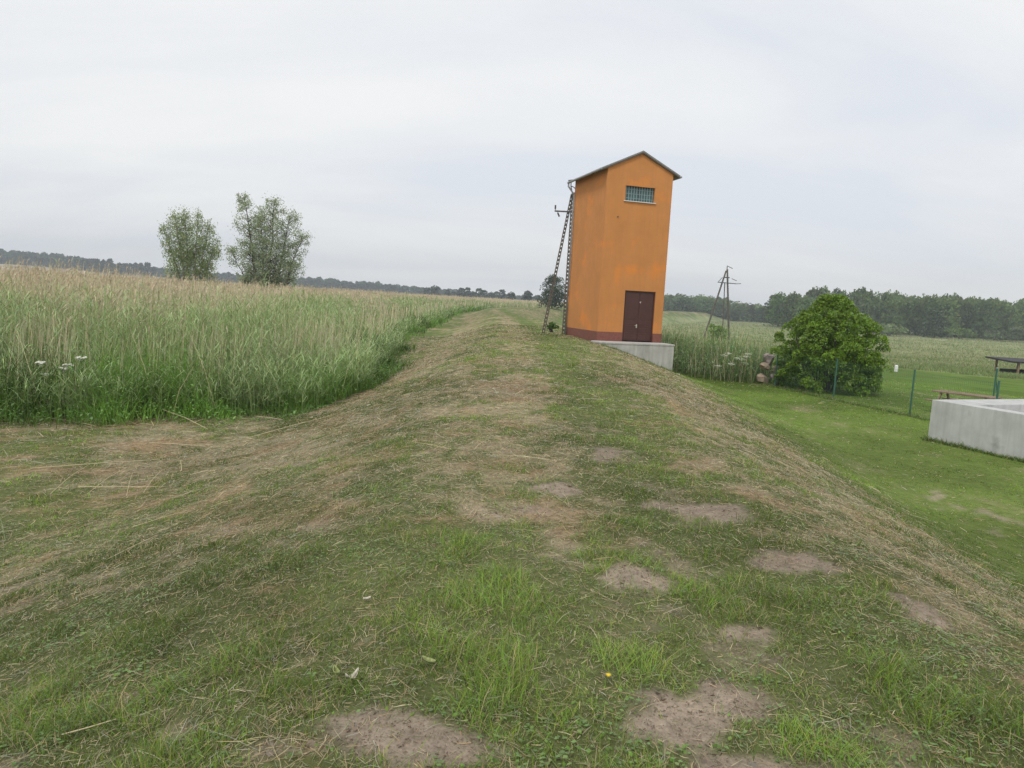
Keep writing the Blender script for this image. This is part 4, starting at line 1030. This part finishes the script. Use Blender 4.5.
for k, (a, b, L, an) in enumerate([(-6.1, 14.3, 1.9, 2.25), (-4.9, 15.0, 1.5, 2.6), (-7.2, 14.0, 2.0, 2.15), (-6.7, 13.6, 1.2, .5), (-4.1, 16.5, 1.5, .8)]):
    x0, y0 = a, b; z = Hs(a, b); m = MB(); e = math.cos(an) * L * .45
    m.tube([(0, 0, 0), (e * .4, -.1, L * .5), (e, -.1, L * .9)], [.006, .005, .003], 6); o = m.build('reed_stalk', M_straw); o.location = (a, b, z)
    tag(o, 'pale broken reed stalk sticking up out of the green reed edge', 'reed stalk', 'broken stalks in the reed edge')

def leaf(x0, y0, L, a, mat, label, curl=.3):
    z = Hs(x0, y0); m = MB(); pr = [.05, .3, .42, .34, .05]; top = []; bot = []
    for k, w in enumerate(pr):
        s = k / 4 - .5; zz = .03 + curl * L * (s * 2) ** 2 * .5
        top.append([(s * L, -w * L * .5, zz + .012), (s * L, 0, zz), (s * L, w * L * .5, zz + .012)])
    for k in range(4):
        for j in range(2): m.poly([top[k][j], top[k + 1][j], top[k + 1][j + 1], top[k][j + 1]])
    o = m.build('fallen_leaf', mat, smooth=True); o.location = (x0, y0, z); o.rotation_euler = (0, 0, a)
    sd = o.modifiers.new('thickness', 'SOLIDIFY'); sd.thickness = .0015; tag(o, label, 'leaf')
M_pleaf = mat_noise('pale_leaf', (.50, .46, .36), (.62, .58, .48), 20, .8, .1); M_gleaf = mat_noise('yellow_green_leaf', (.24, .29, .10), (.36, .38, .16), 20, .7, .1)
leaf(-.70, 3.48, .042, .6, M_pleaf, 'small whitish dry leaf lying alone above the green tussock')
leaf(-.60, 2.72, .065, .9, M_pleaf, 'curled pale leaf at the left of the foreground tussock', .9)
leaf(-.68, 2.78, .06, 2.2, M_gleaf, 'yellow-green leaf left of the curled pale leaf', .5)
leaf(-.30, 2.86, .07, -.5, M_gleaf, 'broad yellow-green leaf on the right of the foreground tussock', .2)

def dandelion(x0, y0):
    t = empty('dandelion', (x0, y0, Hs(x0, y0))); tag(t, 'single yellow dandelion flower low in the foreground turf', 'wildflower')
    t.scale = (.62, .62, .75)
    s = MB(); s.tube([(0, 0, -.01), (0, 0, .045)], .002, 5); s.build('stem', mat_stem, t)
    f = MB(); f.ball((0, 0, .05), .014, .014, .008, 10, 6)
    for k in range(14):
        a = k * .449; f.poly([(math.cos(a) * .006, math.sin(a) * .006, .052), (math.cos(a - .15) * .019, math.sin(a - .15) * .019, .056), (math.cos(a + .15) * .019, math.sin(a + .15) * .019, .056)])
    f.build('flower_head', mat_noise('yellow_petals', (.72, .5, .02), (.8, .58, .03), 20, .8, 0), t)
dandelion(.47, 2.78)

# ---------------------------------------------------------------- haze
hz = MB(); hz.box(-1150, 700, -40, 1200, -9, 60); M_h, nt, N, L, out = new_mat('haze_air')
pv = N.new('ShaderNodeVolumePrincipled'); pv.inputs['Density'].default_value = .0005; pv.inputs['Color'].default_value = (.87, .94, 1, 1); pv.inputs['Anisotropy'].default_value = .2
L.new(pv.outputs[0], out.inputs['Volume'])
tag(hz.build('haze', M_h), 'thin bluish haze over the far woods', 'haze', kind='stuff')

# ---------------------------------------------------------------- sky, sun, camera
SUN_EL, SUN_AZ = 52, 205        # azimuth clockwise from the view direction (+Y)
w = bpy.data.worlds.new('World'); scene.world = w; w.use_nodes = True
nt = w.node_tree; N = nt.nodes; L = nt.links; N.clear()
out = N.new('ShaderNodeOutputWorld'); bg = N.new('ShaderNodeBackground'); bg.inputs['Strength'].default_value = .1; L.new(bg.outputs[0], out.inputs[0])
sky = N.new('ShaderNodeTexSky'); sky.sky_type = 'NISHITA'; sky.sun_disc = False; sky.sun_elevation = R(SUN_EL); sky.sun_rotation = R(SUN_AZ); sky.dust_density = 3
tc = N.new('ShaderNodeTexCoord'); sep = N.new('ShaderNodeSeparateXYZ'); L.new(tc.outputs['Generated'], sep.inputs[0])
ad = N.new('ShaderNodeMath'); ad.operation = 'ADD'; ad.inputs[1].default_value = .22; ab = N.new('ShaderNodeMath'); ab.operation = 'ABSOLUTE'; L.new(sep.outputs[2], ab.inputs[0]); L.new(ab.outputs[0], ad.inputs[0])
dx = N.new('ShaderNodeMath'); dx.operation = 'DIVIDE'; dy = N.new('ShaderNodeMath'); dy.operation = 'DIVIDE'
L.new(sep.outputs[0], dx.inputs[0]); L.new(sep.outputs[1], dy.inputs[0]); L.new(ad.outputs[0], dx.inputs[1]); L.new(ad.outputs[0], dy.inputs[1])
cmb = N.new('ShaderNodeCombineXYZ'); L.new(dx.outputs[0], cmb.inputs[0]); L.new(dy.outputs[0], cmb.inputs[1])
mp = N.new('ShaderNodeMapping'); mp.inputs['Scale'].default_value = (.55, 1.3, 1); mp.inputs['Rotation'].default_value = (0, 0, R(-14)); mp.inputs['Location'].default_value = (1.3, .4, 0); L.new(cmb.outputs[0], mp.inputs[0])
n1 = N.new('ShaderNodeTexNoise'); n1.inputs['Scale'].default_value = 1.0; n1.inputs['Detail'].default_value = 7; n1.inputs['Roughness'].default_value = .5; n1.inputs['Distortion'].default_value = .4; L.new(mp.outputs[0], n1.inputs[0])
cr = N.new('ShaderNodeValToRGB'); e = cr.color_ramp.elements
e[0].position = .36; e[0].color = (.765, .80, .862, 1); e[1].position = .66; e[1].color = (.92, .925, .92, 1)
mid = cr.color_ramp.elements.new(.5); mid.color = (.845, .86, .884, 1)
L.new(n1.outputs[0], cr.inputs[0])
sc = N.new('ShaderNodeVectorMath'); sc.operation = 'SCALE'; sc.inputs['Scale'].default_value = 10.0; L.new(cr.outputs[0], sc.inputs[0])
mx = N.new('ShaderNodeMixRGB'); mx.inputs[0].default_value = .93; L.new(sky.outputs[0], mx.inputs[1]); L.new(sc.outputs[0], mx.inputs[2]); L.new(mx.outputs[0], bg.inputs[0])

sd = bpy.data.lights.new('sun', 'SUN'); sd.energy = 1.5; sd.angle = R(14); sd.color = (1, .96, .9)
so = bpy.data.objects.new('sun', sd); COL.objects.link(so)
az = R(SUN_AZ); el = R(SUN_EL); dirv = Vector((math.sin(az) * math.cos(el), math.cos(az) * math.cos(el), math.sin(el)))
so.rotation_euler = dirv.to_track_quat('Z', 'Y').to_euler(); so.location = dirv * 50

cd = bpy.data.cameras.new('camera'); cam = bpy.data.objects.new('camera', cd); COL.objects.link(cam); scene.camera = cam
cd.sensor_width = 36; cd.lens = 696.7 / 1024 * 36; cd.clip_start = .05; cd.clip_end = 8000
cam.matrix_world = Matrix.Translation((0, 0, 1.6)) @ Matrix.Rotation(R(90 - 6.854), 4, 'X') @ Matrix.Rotation(R(2.94), 4, 'Z')

scene.view_settings.view_transform = 'Standard'; scene.view_settings.look = 'None'; scene.view_settings.exposure = .1; scene.view_settings.gamma = 1
scene.render.engine = 'CYCLES'
cy = scene.cycles; cy.max_bounces = 6; cy.diffuse_bounces = 3; cy.glossy_bounces = 2; cy.transmission_bounces = 4; cy.volume_bounces = 0; cy.transparent_max_bounces = 8
cy.use_denoising = True; cy.denoiser = 'OPENIMAGEDENOISE'; cy.denoising_input_passes = 'RGB_ALBEDO_NORMAL'; cy.denoising_prefilter = 'NONE'; cy.caustics_reflective = False; cy.caustics_refractive = False
